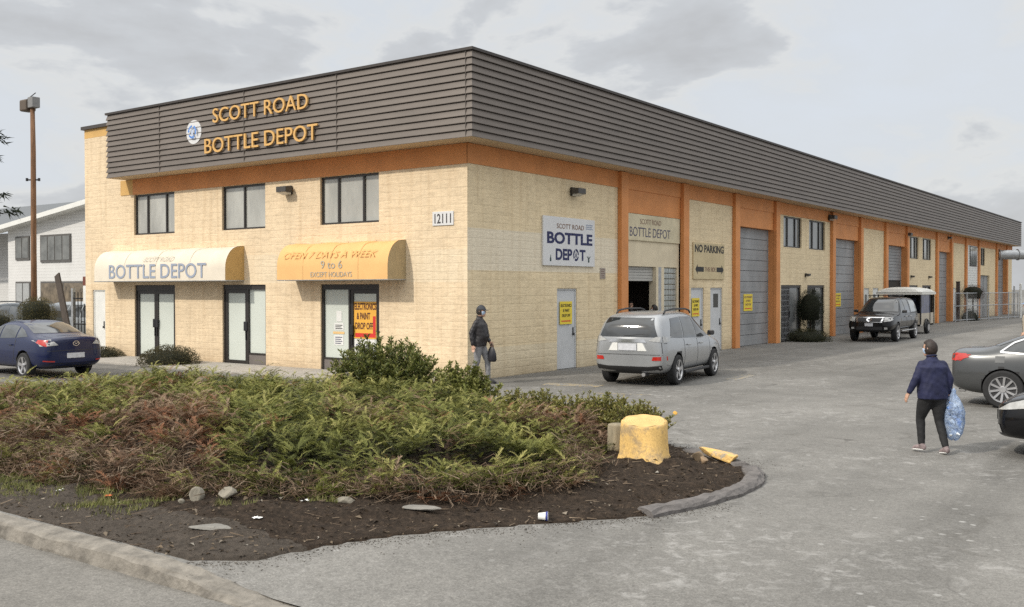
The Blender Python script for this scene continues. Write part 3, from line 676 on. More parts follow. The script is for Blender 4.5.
# poster and papers in the third shop front
s_, tf = board('window_poster', 'orange ELECTRONICS & PAINT DROP OFF poster with red arrow in the shop door', tf_front, -4.33, -3.42, 1.02, 2.1, M('orange_poster', (.80, .42, .06), .5, var=.04), .008, off=.105, cat='poster', bev=0)
for tx, a, b_, z in (('ELECTRONICS', -4.31, -3.44, 1.86), ('& PAINT', -4.22, -3.68, 1.58), ('DROP OFF', -4.28, -3.56, 1.29)):
    lettering(tx, a, b_, z, z + .2, -.01, tf, 'lettering', M('maroon_print', (.10, .03, .02), .6), s_, bold=.03, ext=.002)
p = MB(tf); p.box(-4.28, -3.46, -.0115, -.0085, 1.06, 1.18); p.box(-3.57, -3.46, -.0115, -.0085, 1.18, 1.68); p.build('arrow', m_red, s_)
s_, tf = board('window_notice', 'white notice with dark print below the orange poster in the door', tf_front, -4.32, -3.5, .52, 1.0, m_white, .008, off=.105, cat='notice', bev=0)
lettering('DROP OFF', -4.25, -3.6, .72, .86, -.01, tf, 'lettering', m_navy, s_, ext=.002, bold=.02)
m_paper = M('paper', (.74, .74, .72), .7, var=.03)
for (u0, u1, z0, z1, lab, pr, pm) in ((-5.08, -4.86, 1.5, 1.82, 'blank white paper slip, upper one of the papers on the shop window', 0, None), (-5.17, -4.78, 1.25, 1.46, 'white printed paper above the orange strip on the shop window', 3, m_ink), (-5.23, -4.75, 1.13, 1.2, 'orange paper strip between two printed papers on the shop window', 0, None), (-5.18, -4.79, .8, 1.1, 'white paper with blue heading, lowest of the papers on the shop window', 4, m_navy)):
    s_, tf = board('paper_notice', lab, tf_front, u0, u1, z0, z1, m_paper if z1 - z0 > .1 else M('orange_paper', (.75, .5, .22), .7), .006, off=.117, cat='paper', group='papers on the shop window', bev=0)
    if pr:
        p = MB(tf)
        for i in range(pr): zz = z1 - .06 - i * (z1 - z0 - .06) / pr; p.box(u0 + .04, u1 - .05 - .05 * (i % 2), -.008, -.0065, zz - .02, zz + .004)
        p.build('print_block', pm, s_)

def lamp(tf3, u, z, label, s=1.0):
    o3 = tf3(u, 0, z); L = thing('wall_lamp', label, 'lamp', o3, group='floodlights on the walls')
    tf = lambda a, w, c: tuple(p - q for p, q in zip(tf3(u + a * s, w * s, z + c * s), o3))
    p = MB(tf); p.box(-.14, .14, -.08, -.003, -.11, .13); p.build('back_box', m_black, L, bevel=.01)
    p = MB(tf); p.prism([(-.2, .1), (-.2, -.06), (.2, -.06), (.2, .1)], -.32, -.08); p.build('housing', M('lamp_housing', (.06, .055, .05), .5), L, bevel=.015)
    p = MB(tf); p.add([(-.17, -.325, -.05), (.17, -.325, -.05), (.17, -.1, -.12), (-.17, -.1, -.12), (-.17, -.1, -.062), (.17, -.1, -.062)], [(0, 1, 2, 3), (0, 3, 4), (1, 5, 2), (3, 2, 5, 4)]); p.build('lens', M('lamp_lens', (.5, .5, .47), .2), L)
lamp(tf_front, -7.0, 5.5, 'black floodlight on the sunlit front wall between upper windows', 1.1)
lamp(tf_side, 5.25, 5.46, 'black floodlight on the side wall above the big white sign', 1.1)
lamp(tf_side, 29.6, 6.05, 'black floodlight beside the pilaster right of the upper windows', 1.2)
lamp(tf_side, 26.2, 3.1, 'small pale lamp above the topiary shrub and shop doors', .7)
lamp(tf_side, 44.7, 5.85, 'black floodlight far along, above the white trailer roof', 1.1)
lamp(tf_side, 45.9, 3.2, 'small dark lamp over the door behind the trailer, left one', .7)
lamp(tf_side, 50.6, 3.2, 'small dark lamp over the door behind the trailer, right one', .7)
lamp(tf_side, 56.2, 6.1, 'grey floodlight under the soffit over the fourth roller door', .9)
# ------------------------------------------------------------------ vehicles
def paint(name, col, metal=.35, rough=.3):
    return M(name, col, rough, metal=metal, var=.05, scale=3, spec=.35, coat=.45)
m_tyre = M('tyre_rubber', (.02, .02, .021), .85, var=.25, scale=12)
m_rim = M('alloy_rim', (.55, .55, .56), .3, metal=.75, var=.08)
m_rimdark = M('rim_recess', (.03, .03, .032), .7)
m_trim = M('black_trim', (.02, .02, .022), .55)
m_tail = M('red_tail_lamp', (.45, .02, .012), .15, coat=.8, spec=.6); m_amber = M('amber_lens', (.62, .22, .03), .2, coat=.6)
m_lens = M('clear_lamp_lens', (.40, .40, .39), .12, coat=1, var=.25, scale=9)
m_chrome = M('chrome', (.7, .7, .71), .15, metal=.9)
m_plate = M('licence_plate', (.56, .57, .60), .5, var=.15, scale=14)
m_cglass = M('car_glass', (.022, .025, .027), .04, var=.2, spec=.9, coat=.5)
m_cglass2 = M('pale_reflecting_car_glass', (.055, .06, .063), .05, var=.6, scale=2.2, spec=.8, coat=.3)
m_seam = M('panel_gap', (.04, .04, .042), .7)

def shell(st, wheels, arch_r, S=1.0, sub=2):
    """lofted, subdivided closed body with wheel arches cut out. st: (x, zbot, wmid, zmid, wbelt, zbelt, wtop, ztop)"""
    rings = []
    for (x, zb, wm, zm, wb, zl, wt, zt) in st:
        half = [(0, zb), (wm * .72, zb), (wm * .95, zb + .07), (wm, zm), (wb, zl), ((wb * .45 + wt * .55) + .012, zl * .4 + zt * .6), (wt, zt - .045), (wt * .72, zt - .006), (0, zt)]
        rings.append([(x, y, z) for y, z in half] + [(x, -y, z) for y, z in reversed(half[1:-1])])
    n = 16; vs = [p for r_ in rings for p in r_]; fs = []
    for i in range(len(rings) - 1):
        for k in range(n): fs.append((i * n + k, i * n + (k + 1) % n, (i + 1) * n + (k + 1) % n, (i + 1) * n + k))
    for base, fl in ((0, False), ((len(rings) - 1) * n, True)):
        for j in range(8):
            a, b_, c, d = j, j + 1, (n - j - 1) % n, (n - j) % n
            f = [base + a, base + b_, base + c, base + d]
            f2 = []
            for q in f:
                if q not in f2: f2.append(q)
            fs.append(tuple(f2 if not fl else reversed(f2)))
    mb = MB(); mb.v = [(x * S, y * S, z * S) for x, y, z in vs]; mb.f = fs
    o = mb.build('t', None); bm = bmesh.new(); bm.from_mesh(o.data); bmesh.ops.recalc_face_normals(bm, faces=bm.faces); bm.to_mesh(o.data); bm.free()
    md = o.modifiers.new('s', 'SUBSURF'); md.levels = sub; md.render_levels = sub
    me0 = baked(o); kill(o)
    bv = BVHTree.FromPolygons([v.co.copy() for v in me0.vertices], [tuple(p.vertices) for p in me0.polygons])
    o = bpy.data.objects.new('t', me0); COL.objects.link(o); cut = []
    for (wx, wy) in wheels:
        for s_ in (-1, 1):
            c = MB(); c.lathe([(arch_r * S, -.22 * S), (arch_r * S, .4 * S)] if s_ < 0 else [(arch_r * S, -.4 * S), (arch_r * S, .22 * S)], (wx * S, s_ * (wy + .02) * S, .36 * S), 'y', 36)
            co = c.build('c', None); bm = bmesh.new(); bm.from_mesh(co.data); bmesh.ops.recalc_face_normals(bm, faces=bm.faces); bm.to_mesh(co.data); bm.free()
            md = o.modifiers.new('b', 'BOOLEAN'); md.operation = 'DIFFERENCE'; md.object = co; md.solver = 'EXACT'; cut.append(co)
    me = baked(o); kill(o)
    for c in cut: kill(c)
    return me, bv
def decal_mesh(bv, poly, axis, sgn, off, S, cell=.07):
    """flat polygon pressed on to the body along an axis; poly (a,b) = (x,z) for axis y, (y,z) for axis x, (x,y) for axis z"""
    bm = bmesh.new()
    mk = {'y': lambda a, b_: Vector((a, 0, b_)), 'x': lambda a, b_: Vector((0, a, b_)), 'z': lambda a, b_: Vector((a, b_, 0))}[axis]
    bm.faces.new([bm.verts.new(mk(a * S, b_ * S)) for a, b_ in poly])
    ax = {'y': (0, 2), 'x': (1, 2), 'z': (0, 1)}[axis]
    for i in ax:
        lo = min(v.co[i] for v in bm.verts); hi = max(v.co[i] for v in bm.verts); k = max(1, int((hi - lo) / (cell * S)))
        for j in range(1, k):
            pc = Vector((0, 0, 0)); pc[i] = lo + (hi - lo) * j / k; no = Vector((0, 0, 0)); no[i] = 1
            bmesh.ops.bisect_plane(bm, geom=bm.verts[:] + bm.edges[:] + bm.faces[:], plane_co=pc, plane_no=no)
    d = {'y': Vector((0, -sgn, 0)), 'x': Vector((-sgn, 0, 0)), 'z': Vector((0, 0, -sgn))}[axis]
    last = None
    for v in bm.verts:
        hit = bv.ray_cast(v.co - d * 8, d)
        if hit[0] is None: hit = bv.find_nearest(v.co - d * 2.2 * S if axis == 'x' else v.co - d * .9 * S)
        v.co = hit[0] + hit[1] * off * S if hit[1].dot(d) < 0 else hit[0] - d * off * S
    bmesh.ops.recalc_face_normals(bm, faces=bm.faces)
    me = bpy.data.meshes.new('d')
    s0 = sum((f.normal.dot(d) * f.calc_area() for f in bm.faces))
    if s0 > 0: bmesh.ops.reverse_faces(bm, faces=bm.faces)
    bm.to_mesh(me); bm.free(); return me
class Car:
    def __init__(s, name, label, st, wheels, arch, body_mat, loc, rz, S, cat='car', wr=.33, rim='multi', group=None):
        s.root = thing(name, label, cat, loc, rz, group); s.S = S; s.wheels = wheels; s.wr = wr
        me, s.bv = shell(st, wheels, arch, S)
        s.body = link('body', me, body_mat, s.root, smooth=True); me.materials.append(m_trim)
        for p in me.polygons:      # wheel wells dark
            c = p.center
            for (wx, wy) in wheels:
                r_ = math.hypot(c.x - wx * S, c.z - .36 * S)
                if r_ < (arch + .012) * S and abs(c.y) < (wy + .1) * S: p.material_index = 1; p.use_smooth = False
        md = s.body.modifiers.new('w', 'WEIGHTED_NORMAL'); md.keep_sharp = True
        for (wx, wy) in wheels:
            for sg in (-1, 1): s.wheel(wx, sg * wy, sg, rim)
    def wheel(s, wx, wy, sg, rim):
        S = s.S; r = s.wr; w = .105
        t_ = MB(); pr = [(r * .66, -w), (r * .93, -w), (r, -w * .72), (r, w * .72), (r * .93, w), (r * .66, w)]
        t_.lathe([(a * S, b_ * S) for a, b_ in pr], (0, 0, 0), 'y', 40, caps=False)
        o = t_.build('wheel', m_tyre, s.root, smooth=False, bevel=.01); o.location = (wx * S, wy * S, r * S)
        d = MB(); d.lathe([(r * .67 * S, -sg * -.07 * S if False else 0), (r * .67 * S, .004)], (0, sg * .075 * S, 0), 'y', 32); d.build('rim_well', m_rimdark, o)
        q = MB(); yo = sg * w * S * 1.0
        n = 5 if rim == 'five' else 10
        R0, R1 = r * .12 * S, r * .64 * S
        for k in range(n):
            a = 2 * PI * k / n + .2; wd0, wd1 = (.030, .042) if n == 5 else (.018, .020)
            ca, sa = math.cos(a), math.sin(a)
            P = lambda rr, ww, y: (ca * rr - sa * ww * S, y, sa * rr + ca * ww * S)
            vs = [P(R0, -wd0, yo * .82), P(R0, wd0, yo * .82), P(R1, wd1, yo * .98), P(R1, -wd1, yo * .98)]
            vs += [(x, y - sg * .03 * S, z) for x, y, z in vs]
            q.add(vs, [(0, 1, 2, 3), (7, 6, 5, 4), (0, 4, 5, 1), (1, 5, 6, 2), (2, 6, 7, 3), (3, 7, 4, 0)])
        ro = [(r * .61, .80), (r * .66, 1.02), (r * .685, 1.03), (r * .69, .8)]
        vs = []; fs = []; N = 36
        for j, (rr, yy) in enumerate(ro):
            for k in range(N): a = 2 * PI * k / N; vs.append((rr * S * math.cos(a), yo * yy, rr * S * math.sin(a)))
        for j in range(3):
            for k in range(N): fs.append((j * N + k, j * N + (k + 1) % N, (j + 1) * N + (k + 1) % N, (j + 1) * N + k))
        q.add(vs, fs); q.lathe([(r * .17 * S, 0), (r * .15 * S, .02 * S)] if sg > 0 else [(r * .15 * S, -.02 * S), (r * .17 * S, 0)], (0, yo * .86, 0), 'y', 16)
        q.build('rim', m_rim, o)
    def dec(s, name, poly, axis, sgn, mat, off=.006, parent=None, mirror=False, smooth=True, label=None):
        for k in ([1, -1] if mirror else [1]):
            pl = poly; sg = sgn
            if k < 0:
                if axis == 'y': sg = -sgn
                elif axis == 'x': pl = [(-a, b_) for a, b_ in poly]
                else: pl = [(a, -b_) for a, b_ in poly]
            o = link(name, decal_mesh(s.bv, pl, axis, sg, off, s.S), mat, parent or s.root, smooth=smooth)
            if label: o['label'] = label
        return o
    def boxp(s, name, dims, mat, parent=None, bevel=.02, mirror=False):
        for k in ([1, -1] if mirror else [1]):
            x0, x1, y0, y1, z0, z1 = [d * s.S for d in dims]
            if k < 0: y0, y1 = -y1, -y0
            b_ = MB(); b_.box(x0, x1, y0, y1, z0, z1); o = b_.build(name, mat, parent or s.root, bevel=bevel)
        return o
    def mirror_pair(s, x, y, z, mat):
        for k in (1, -1):
            m_ = MB(); S = s.S
            m_.add([(p[0] * S, p[1] * S * k, p[2] * S) for p in ((x, y, z), (x - .02, y + .2, z + .01), (x - .02, y + .2, z + .14), (x, y + .02, z + .14), (x + .1, y, z + .02), (x + .08, y + .18, z + .03), (x + .08, y + .18, z + .11), (x + .1, y + .02, z + .12))],
                   [(0, 1, 2, 3), (7, 6, 5, 4), (0, 4, 5, 1), (1, 5, 6, 2), (2, 6, 7, 3), (3, 7, 4, 0)])
            m_.build('wing_mirror', mat, s.root, bevel=.03)
    def seams(s, lines, wdt=.008, mirror=True):
        for a, b_ in lines:
            dx, dz = b_[0] - a[0], b_[1] - a[1]; L = math.hypot(dx, dz); nx, nz = -dz / L * wdt, dx / L * wdt
            s.dec('panel_gap', [(a[0] - nx, a[1] - nz), (b_[0] - nx, b_[1] - nz), (b_[0] + nx, b_[1] + nz), (a[0] + nx, a[1] + nz)], 'y', 1, m_seam, .003, parent=s.body, mirror=mirror)

# ---- silver sport wagon by the loading bay (centre of the wheelbase is the origin, forward +x)
ST_SUV = [(-2.26, .42, .66, .62, .60, .92, .46, 1.06), (-2.2, .36, .80, .62, .76, .98, .60, 1.30), (-2.12, .30, .86, .64, .82, 1.02, .62, 1.50), (-1.95, .26, .885, .66, .85, 1.04, .60, 1.64), (-1.5, .25, .90, .68, .86, 1.04, .60, 1.675),
          (-.7, .25, .90, .68, .865, 1.02, .61, 1.69), (.0, .25, .90, .68, .865, 1.0, .61, 1.67), (.42, .25, .90, .68, .865, .99, .60, 1.60), (.72, .25, .90, .68, .865, .98, .62, 1.40), (1.18, .25, .90, .66, .86, .97, .68, 1.09), (1.4, .25, .90, .66, .85, .95, .70, 1.03),
          (1.9, .25, .875, .62, .82, .88, .66, .94), (2.2, .26, .80, .58, .74, .80, .58, .84), (2.33, .3, .64, .54, .58, .70, .44, .74)]
m_silver = paint('silver_paint', (.40, .41, .42), .55, .28)
def suv_parts(c, tint, side=True, rails=True):
    c.dec('side_window', [(.08, 1.04), (.9, 1.05), (.62, 1.26), (.42, 1.42), (.30, 1.5), (.08, 1.53)], 'y', 1, tint, mirror=True)
    c.dec('side_window', [(-.86, 1.06), (.02, 1.04), (.02, 1.535), (-.70, 1.55)], 'y', 1, tint, mirror=True)
    c.dec('side_window', [(-1.72, 1.1), (-.92, 1.06), (-.76, 1.545), (-1.35, 1.52)], 'y', 1, tint, mirror=True)
    c.dec('windshield', [(-.74, 1.12), (.74, 1.12), (.58, 1.55), (-.58, 1.55)], 'x', 1, m_cglass)
    c.mirror_pair(.78, .86, 1.05, m_trim)
    c.seams([((.05, .32), (.05, 1.02)), ((-.88, .42), (-.88, 1.04)), ((.98, .45), (1.0, .98)), ((-.88, .42), (-1.0, .42)), ((-.8, .34), (.95, .34))])
    for x in (-.72, .18): c.boxp('door_handle', (x, x + .2, .885, .915, .88, .915), c.body.data.materials[0], mirror=True, bevel=.012)
    c.boxp('side_sill', (-.88, .88, .82, .91, .235, .30), m_trim, mirror=True, bevel=.02)
    if rails:
        for k in (1, -1):
            r_ = MB(); S = c.S; r_.tube([(x * S, k * .58 * S, z * S) for x, z in ((-1.5, 1.63), (-1.4, 1.70), (-.9, 1.735), (0, 1.72), (.25, 1.68), (.33, 1.62))], .022 * S, 8); r_.build('roof_rail', m_trim, c.root)
c = Car('parked_suv', 'silver sport utility wagon parked tail out by the loading bay', ST_SUV, [(-1.335, .80), (1.335, .80)], .385, m_silver, (3.86, 3.78, 0), R(96.8), 1.12, wr=.345, rim='five')
suv_parts(c, m_cglass2)
c.dec('rear_window', [(-.70, 1.12), (.70, 1.12), (.62, 1.33), (.55, 1.55), (-.55, 1.55), (-.62, 1.33)], 'x', -1, m_cglass)
for k in (1, -1):
    c.dec('tail_lamp', [(k * .5, 1.04), (k * .80, 1.0), (k * .82, 1.12), (k * .66, 1.13)], 'x', -1, m_lens, .014)
    c.dec('reflector', [(k * .58, .60), (k * .86, .60), (k * .86, .69), (k * .60, .68)], 'x', -1, m_tail, .012)
    c.dec('tail_lamp', [(-2.12, 1.0), (-1.8, 1.02), (-1.86, 1.12), (-2.1, 1.14)], 'y', k, m_lens, .01)
c.dec('bumper_cover', [(-.83, .30), (.83, .30), (.85, .50), (.5, .46), (-.5, .46), (-.85, .50)], 'x', -1, m_trim, .012)
c.dec('plate_recess', [(-.48, .80), (.48, .80), (.38, 1.0), (.3, 1.04), (-.3, 1.04), (-.38, 1.0)], 'x', -1, M('silver_shadow', (.36, .37, .38), .4), .004)
c.dec('trim_panel', [(-.46, .81), (-.24, .81), (-.24, .99), (-.36, .99)], 'x', -1, m_white, .012); c.dec('trim_panel', [(.24, .81), (.46, .81), (.36, .99), (.24, .99)], 'x', -1, m_white, .012)
c.dec('garnish', [(-.46, 1.0), (.46, 1.0), (.40, 1.07), (-.40, 1.07)], 'x', -1, m_chrome, .014)
c.dec('licence_plate', [(-.22, .82), (.22, .82), (.22, .97), (-.22, .97)], 'x', -1, m_plate, .02)
w = MB(); w.tube([(-2.245 * 1.12, .1, 1.14 * 1.12), (-2.22 * 1.12, -.45, 1.19 * 1.12)], .012, 6); w.build('wiper', m_trim, c.root)
w = MB(); w.tube([(-2.2, -.42, .31), (-2.5, -.42, .31)], .05, 12); w.build('exhaust_tip', m_chrome, c.root)
c.seams([((-1.96, .98), (-2.1, .98)), ], .006)
for k in (1, -1): c.dec('panel_gap', [(k * .80, .76), (k * .81, .76), (k * .78, 1.0), (k * .77, 1.0)], 'x', -1, m_seam, .004, parent=c.body)
c.dec('panel_gap', [(-.81, .72), (.81, .72), (.81, .732), (-.81, .732)], 'x', -1, m_seam, .004, parent=c.body)

# ---- dark blue saloon at the left, tail towards us
ST_SED = [(-2.3, .40, .62, .60, .58, .86, .44, .97), (-2.25, .32, .78, .60, .72, .92, .58, 1.07), (-2.0, .24, .86, .60, .81, .95, .66, 1.075), (-1.72, .22, .875, .60, .83, .95, .66, 1.09), (-1.5, .22, .88, .60, .835, .95, .63, 1.17), (-.95, .22, .88, .60, .84, .95, .58, 1.42), (-.4, .22, .88, .60, .84, .94, .58, 1.47),
          (.15, .22, .88, .60, .84, .93, .58, 1.44), (.45, .22, .88, .58, .84, .92, .60, 1.30), (.98, .22, .88, .58, .83, .90, .67, 1.02), (1.2, .22, .88, .58, .83, .88, .70, .97), (1.75, .22, .86, .54, .80, .79, .66, .86), (2.12, .22, .80, .50, .74, .70, .60, .75), (2.26, .26, .62, .48, .56, .60, .44, .64)]
def sedan_parts(c, tint, chrome=None):
    c.dec('side_window', [(-.02, .99), (.78, .98), (.52, 1.13), (.26, 1.28), (.0, 1.33)], 'y', 1, tint, mirror=True)
    c.dec('side_window', [(-.84, 1.02), (-.08, .99), (-.06, 1.335), (-.5, 1.345), (-.82, 1.3)], 'y', 1, tint, mirror=True)
    c.dec('side_window', [(-1.38, 1.06), (-.9, 1.02), (-.88, 1.29), (-1.12, 1.2)], 'y', 1, tint, mirror=True)
    c.dec('windshield', [(-.72, 1.04), (.72, 1.04), (.56, 1.40), (-.56, 1.40)], 'x', 1, m_cglass)
    c.dec('rear_window', [(-.64, 1.14), (.64, 1.14), (.54, 1.39), (-.54, 1.39)], 'x', -1, tint)
    if chrome:
        pts = [(-1.42, 1.035), (-.5, .985), (.86, .955), (.5, 1.19), (.25, 1.335), (-.05, 1.38), (-.5, 1.39), (-.86, 1.345), (-1.2, 1.21), (-1.42, 1.035)]
        for a, b_ in zip(pts, pts[1:]):
            dx, dz = b_[0] - a[0], b_[1] - a[1]; L = math.hypot(dx, dz); nx, nz = -dz / L * .014, dx / L * .014
            c.dec('window_trim', [(a[0] - nx, a[1] - nz), (b_[0] - nx, b_[1] - nz), (b_[0] + nx, b_[1] + nz), (a[0] + nx, a[1] + nz)], 'y', 1, chrome, .009, mirror=True)
    c.mirror_pair(.70, .84, .98, c.body.data.materials[0])
    for x in (-.78, .06): c.boxp('door_handle', (x, x + .19, .865, .89, .83, .86), chrome or c.body.data.materials[0], mirror=True, bevel=.01)
    c.seams([((-.02, .28), (-.04, .96)), ((-.84, .5), (-.9, 1.0)), ((.86, .3), (.9, .9)), ((-.84, .5), (-.72, .30)), ((-.72, .28), (.86, .28))])
m_blue = paint('navy_car_paint', (.004, .010, .05), .0, .3)
c = Car('parked_sedan', 'dark blue saloon with its tail towards the shop doors', ST_SED, [(-1.32, .775), (1.32, .775)], .36, m_blue, (-12.07, -5.52, 0), R(180), 1.085, wr=.325, rim='five')
sedan_parts(c, m_cglass2)
for k in (1, -1):
    c.dec('tail_lamp', [(k * .46, .86), (k * .80, .83), (k * .80, .97), (k * .62, 1.0)], 'x', -1, m_lens, .012)
    c.dec('tail_lamp', [(-2.22, .82), (-1.86, .92), (-1.9, .99), (-2.2, .98)], 'y', k, m_tail, .01)
    c.dec('reflector', [(k * .55, .43), (k * .78, .45), (k * .78, .48), (k * .55, .46)], 'x', -1, m_tail, .012)
c.dec('licence_plate', [(-.24, .52), (.24, .52), (.24, .65), (-.24, .65)], 'x', -1, m_plate, .014)
c.dec('panel_gap', [(-.78, .71), (.78, .71), (.78, .722), (-.78, .722)], 'x', -1, m_seam, .004, parent=c.body)
c.dec('bumper_cover', [(-.7, .30), (.7, .30), (.66, .40), (-.66, .40)], 'x', -1, m_trim, .01)
rg = MB(); S = c.S
vs = []; N = 24
for rr, ex in ((.075, .0), (.06, .0)):
    for k in range(N): a = 2 * PI * k / N; vs.append((-2.325 * S, rr * 1.2 * S * math.cos(a), (.89 + rr * .85 * math.sin(a)) * S))
rg.add(vs, [(k, (k + 1) % N, (k + 1) % N + N, k + N) for k in range(N)])
rg.add([(-2.326 * S, y * S, z * S) for y, z in ((-.062, .91), (-.03, .895), (0, .87), (.03, .895), (.062, .91), (.03, .91), (0, .888), (-.03, .91))], [(0, 1, 6, 7), (1, 2, 6), (2, 3, 6), (3, 4, 5, 6)])
rg.build('emblem', m_chrome, c.root)

# ---- grey saloon at right, side on
m_greyp = paint('graphite_paint', (.085, .088, .09), .45, .28)
c = Car('parked_sedan', 'charcoal grey saloon with chrome window line, side on behind the walking woman', ST_SED, [(-1.36, .775), (1.36, .775)], .375, m_greyp, (14.22, 2.72, 0), R(1.5), 1.12, wr=.35)
sedan_parts(c, m_cglass2, m_chrome)
for k in (1, -1):
    c.dec('tail_lamp', [(-2.2, .84), (-1.95, .92), (-2.0, .985), (-2.2, .99)], 'y', k, m_tail, .01)
    c.dec('tail_lamp', [(k * .4, .86), (k * .78, .85), (k * .78, .97), (k * .45, .97)], 'x', -1, m_tail, .012)
c.boxp('exhaust_tip', (-2.2, -2.05, -.5, -.4, .24, .30), m_chrome)
c.dec('fuel_flap', [(-1.5, .84), (-1.34, .84), (-1.34, .96), (-1.5, .96)], 'y', -1, m_greyp, .004)

# ---- black car nosing in at the right edge
m_blackp = M('black_car_paint', (.005, .005, .006), .35, var=.1, spec=.15, coat=.55)
c = Car('parked_sedan', 'black saloon with its nose entering at the right edge', ST_SED, [(-1.36, .775), (1.36, .775)], .375, m_blackp, (16.24, -3.9, 0), R(180), 1.15, wr=.34)
sedan_parts(c, m_cglass, m_chrome)
for k in (1, -1):
    c.dec('headlight', [(2.2, .60), (2.05, .70), (1.72, .80), (1.62, .76), (1.8, .66)], 'y', k, m_lens, .012)
    c.dec('turn_lamp', [(1.88, .645), (1.64, .73), (1.62, .76), (1.74, .745)], 'y', k, m_amber, .016)
    c.dec('fog_lamp', [(k * .5, .32), (k * .68, .32), (k * .68, .42), (k * .52, .42)], 'x', 1, m_lens, .012)
c.dec('grille', [(-.42, .45), (.42, .45), (.46, .58), (-.46, .58)], 'x', 1, m_trim, .012)
c.dec('air_intake', [(-.45, .30), (.45, .30), (.42, .38), (-.42, .38)], 'x', 1, m_trim, .012)

# ---- black pickup with canopy, nose towards us
ST_PU = [(-2.62, .55, .74, .72, .70, 1.04, .52, 1.30), (-2.55, .5, .86, .74, .80, 1.08, .62, 1.62), (-2.3, .46, .90, .76, .83, 1.10, .64, 1.76), (-1.2, .42, .915, .78, .84, 1.10, .65, 1.79), (-.45, .42, .915, .78, .85, 1.08, .63, 1.80), (.2, .42, .915, .78, .85, 1.07, .62, 1.77),
         (.5, .42, .915, .78, .85, 1.07, .64, 1.64), (1.02, .42, .915, .78, .86, 1.08, .74, 1.20), (1.2, .42, .93, .76, .87, 1.07, .76, 1.13), (1.9, .42, .93, .74, .86, 1.02, .74, 1.10), (2.3, .40, .90, .70, .82, .98, .68, 1.04), (2.5, .40, .84, .66, .76, .90, .6, .95), (2.58, .44, .72, .62, .64, .80, .48, .84)]
c = Car('parked_pickup', 'black pickup with canopy and silver grille surround facing the road', ST_PU, [(-1.62, .81), (1.62, .81)], .45, m_blackp, (3.12, 28.4, 0), R(-88), 1.14, cat='pickup', wr=.39, rim='five')
c.dec('windshield', [(-.76, 1.2), (.76, 1.2), (.60, 1.68), (-.60, 1.68)], 'x', 1, m_cglass)
c.dec('side_window', [(.0, 1.14), (.78, 1.16), (.5, 1.46), (.3, 1.64), (.0, 1.68)], 'y', 1, m_cglass2, mirror=True)
c.dec('side_window', [(-.85, 1.14), (-.06, 1.14), (-.06, 1.68), (-.8, 1.68)], 'y', 1, m_cglass2, mirror=True)
c.dec('side_window', [(-2.3, 1.18), (-1.05, 1.16), (-1.05, 1.66), (-2.1, 1.62)], 'y', 1, M('tinted_pale_glass', (.36, .38, .38), .08, var=.2), mirror=True)
c.dec('grille', [(-.50, .80), (.50, .80), (.56, 1.0), (-.56, 1.0)], 'x', 1, m_chrome, .012); gr = c.dec('grille_mesh', [(-.43, .82), (.43, .82), (.48, .96), (-.48, .96)], 'x', 1, m_trim, .02)
c.dec('emblem', [(.11 * math.cos(a), .89 + .065 * math.sin(a)) for a in lin(0, 2 * PI, 17)[:-1]], 'x', 1, m_chrome, .03)
for k in (1, -1): c.dec('headlight', [(k * .56, .82), (k * .80, .85), (k * .82, 1.0), (k * .58, .99)], 'x', 1, m_lens, .014); c.dec('headlight', [(2.5, .84), (2.2, .9), (2.25, 1.0), (2.45, .98)], 'y', k, m_lens, .012); c.dec('fog_lamp', [(k * .58, .52), (k * .7, .52), (k * .7, .6), (k * .58, .6)], 'x', 1, m_lens, .014)
c.dec('air_intake', [(-.5, .5), (.5, .5), (.5, .62), (-.5, .62)], 'x', 1, m_trim, .012)
c.boxp('licence_plate', (2.62, 2.64, -.16, .16, .64, .76), m_plate, bevel=.004)
c.mirror_pair(.76, .87, 1.14, m_trim)
c.boxp('side_step', (-1.05, 1.05, .86, .96, .40, .45), m_chrome, mirror=True, bevel=.02)
for x in (-.75, .05): c.boxp('door_handle', (x, x + .2, .90, .93, .98, 1.02), m_chrome, mirror=True, bevel=.01)
c.seams([((-.02, .45), (-.02, 1.1)), ((-.9, .5), (-.9, 1.7)), ((.98, .5), (.98, 1.05)), ((-1.0, 1.12), (-2.5, 1.12))], .012)
for x in (-.6, .0):
    b_ = MB(); b_.tube([(x * 1.14, -.66 * 1.14, 1.86 * 1.14), (x * 1.14, .66 * 1.14, 1.86 * 1.14)], .02, 6)
    for y in (-.6, .6): b_.tube([(x * 1.14, y * 1.14, 1.76 * 1.14), (x * 1.14, y * 1.14, 1.87 * 1.14)], .02, 6)
    b_.build('roof_bar', m_trim, c.root)

# ---- utility trailer with rounded white roof, right behind the pickup
T = thing('canopy_trailer', 'open sided trailer with rounded white roof standing behind the black pickup', 'trailer', (2.15, 36.4, 0), R(90))
TW, TL0, TL1 = 1.1, -1.6, 1.3
b_ = MB(); b_.box(TL0, TL1, -TW, TW, .42, .52); b_.build('deck', m_steel, T)
b_ = MB(); prof = []
def roofz(y): return 2.262 + .26 * math.sqrt(max(0, 1 - (abs(y) / (TW + .1)) ** 3))
vs = []; fs = []; xs_ = [TL0 - .15, TL0 - .05, TL0 + .25, TL0 + .8, .2, .9, TL1 + .05, TL1 + .15]; ys_ = [(TW + .1) * math.sin(a) for a in lin(-PI / 2, PI / 2, 13)]
dr = [.3, .09, .03, 0, 0, .03, .09, .3]
for x, d in zip(xs_, dr):
    for y in ys_: vs.append((x, y, 2.255 if abs(y) > TW + .09 else max(2.255, roofz(y) - d)))
for i in range(len(xs_) - 1):
    for j in range(12): fs.append((i * 13 + j, (i + 1) * 13 + j, (i + 1) * 13 + j + 1, i * 13 + j + 1))
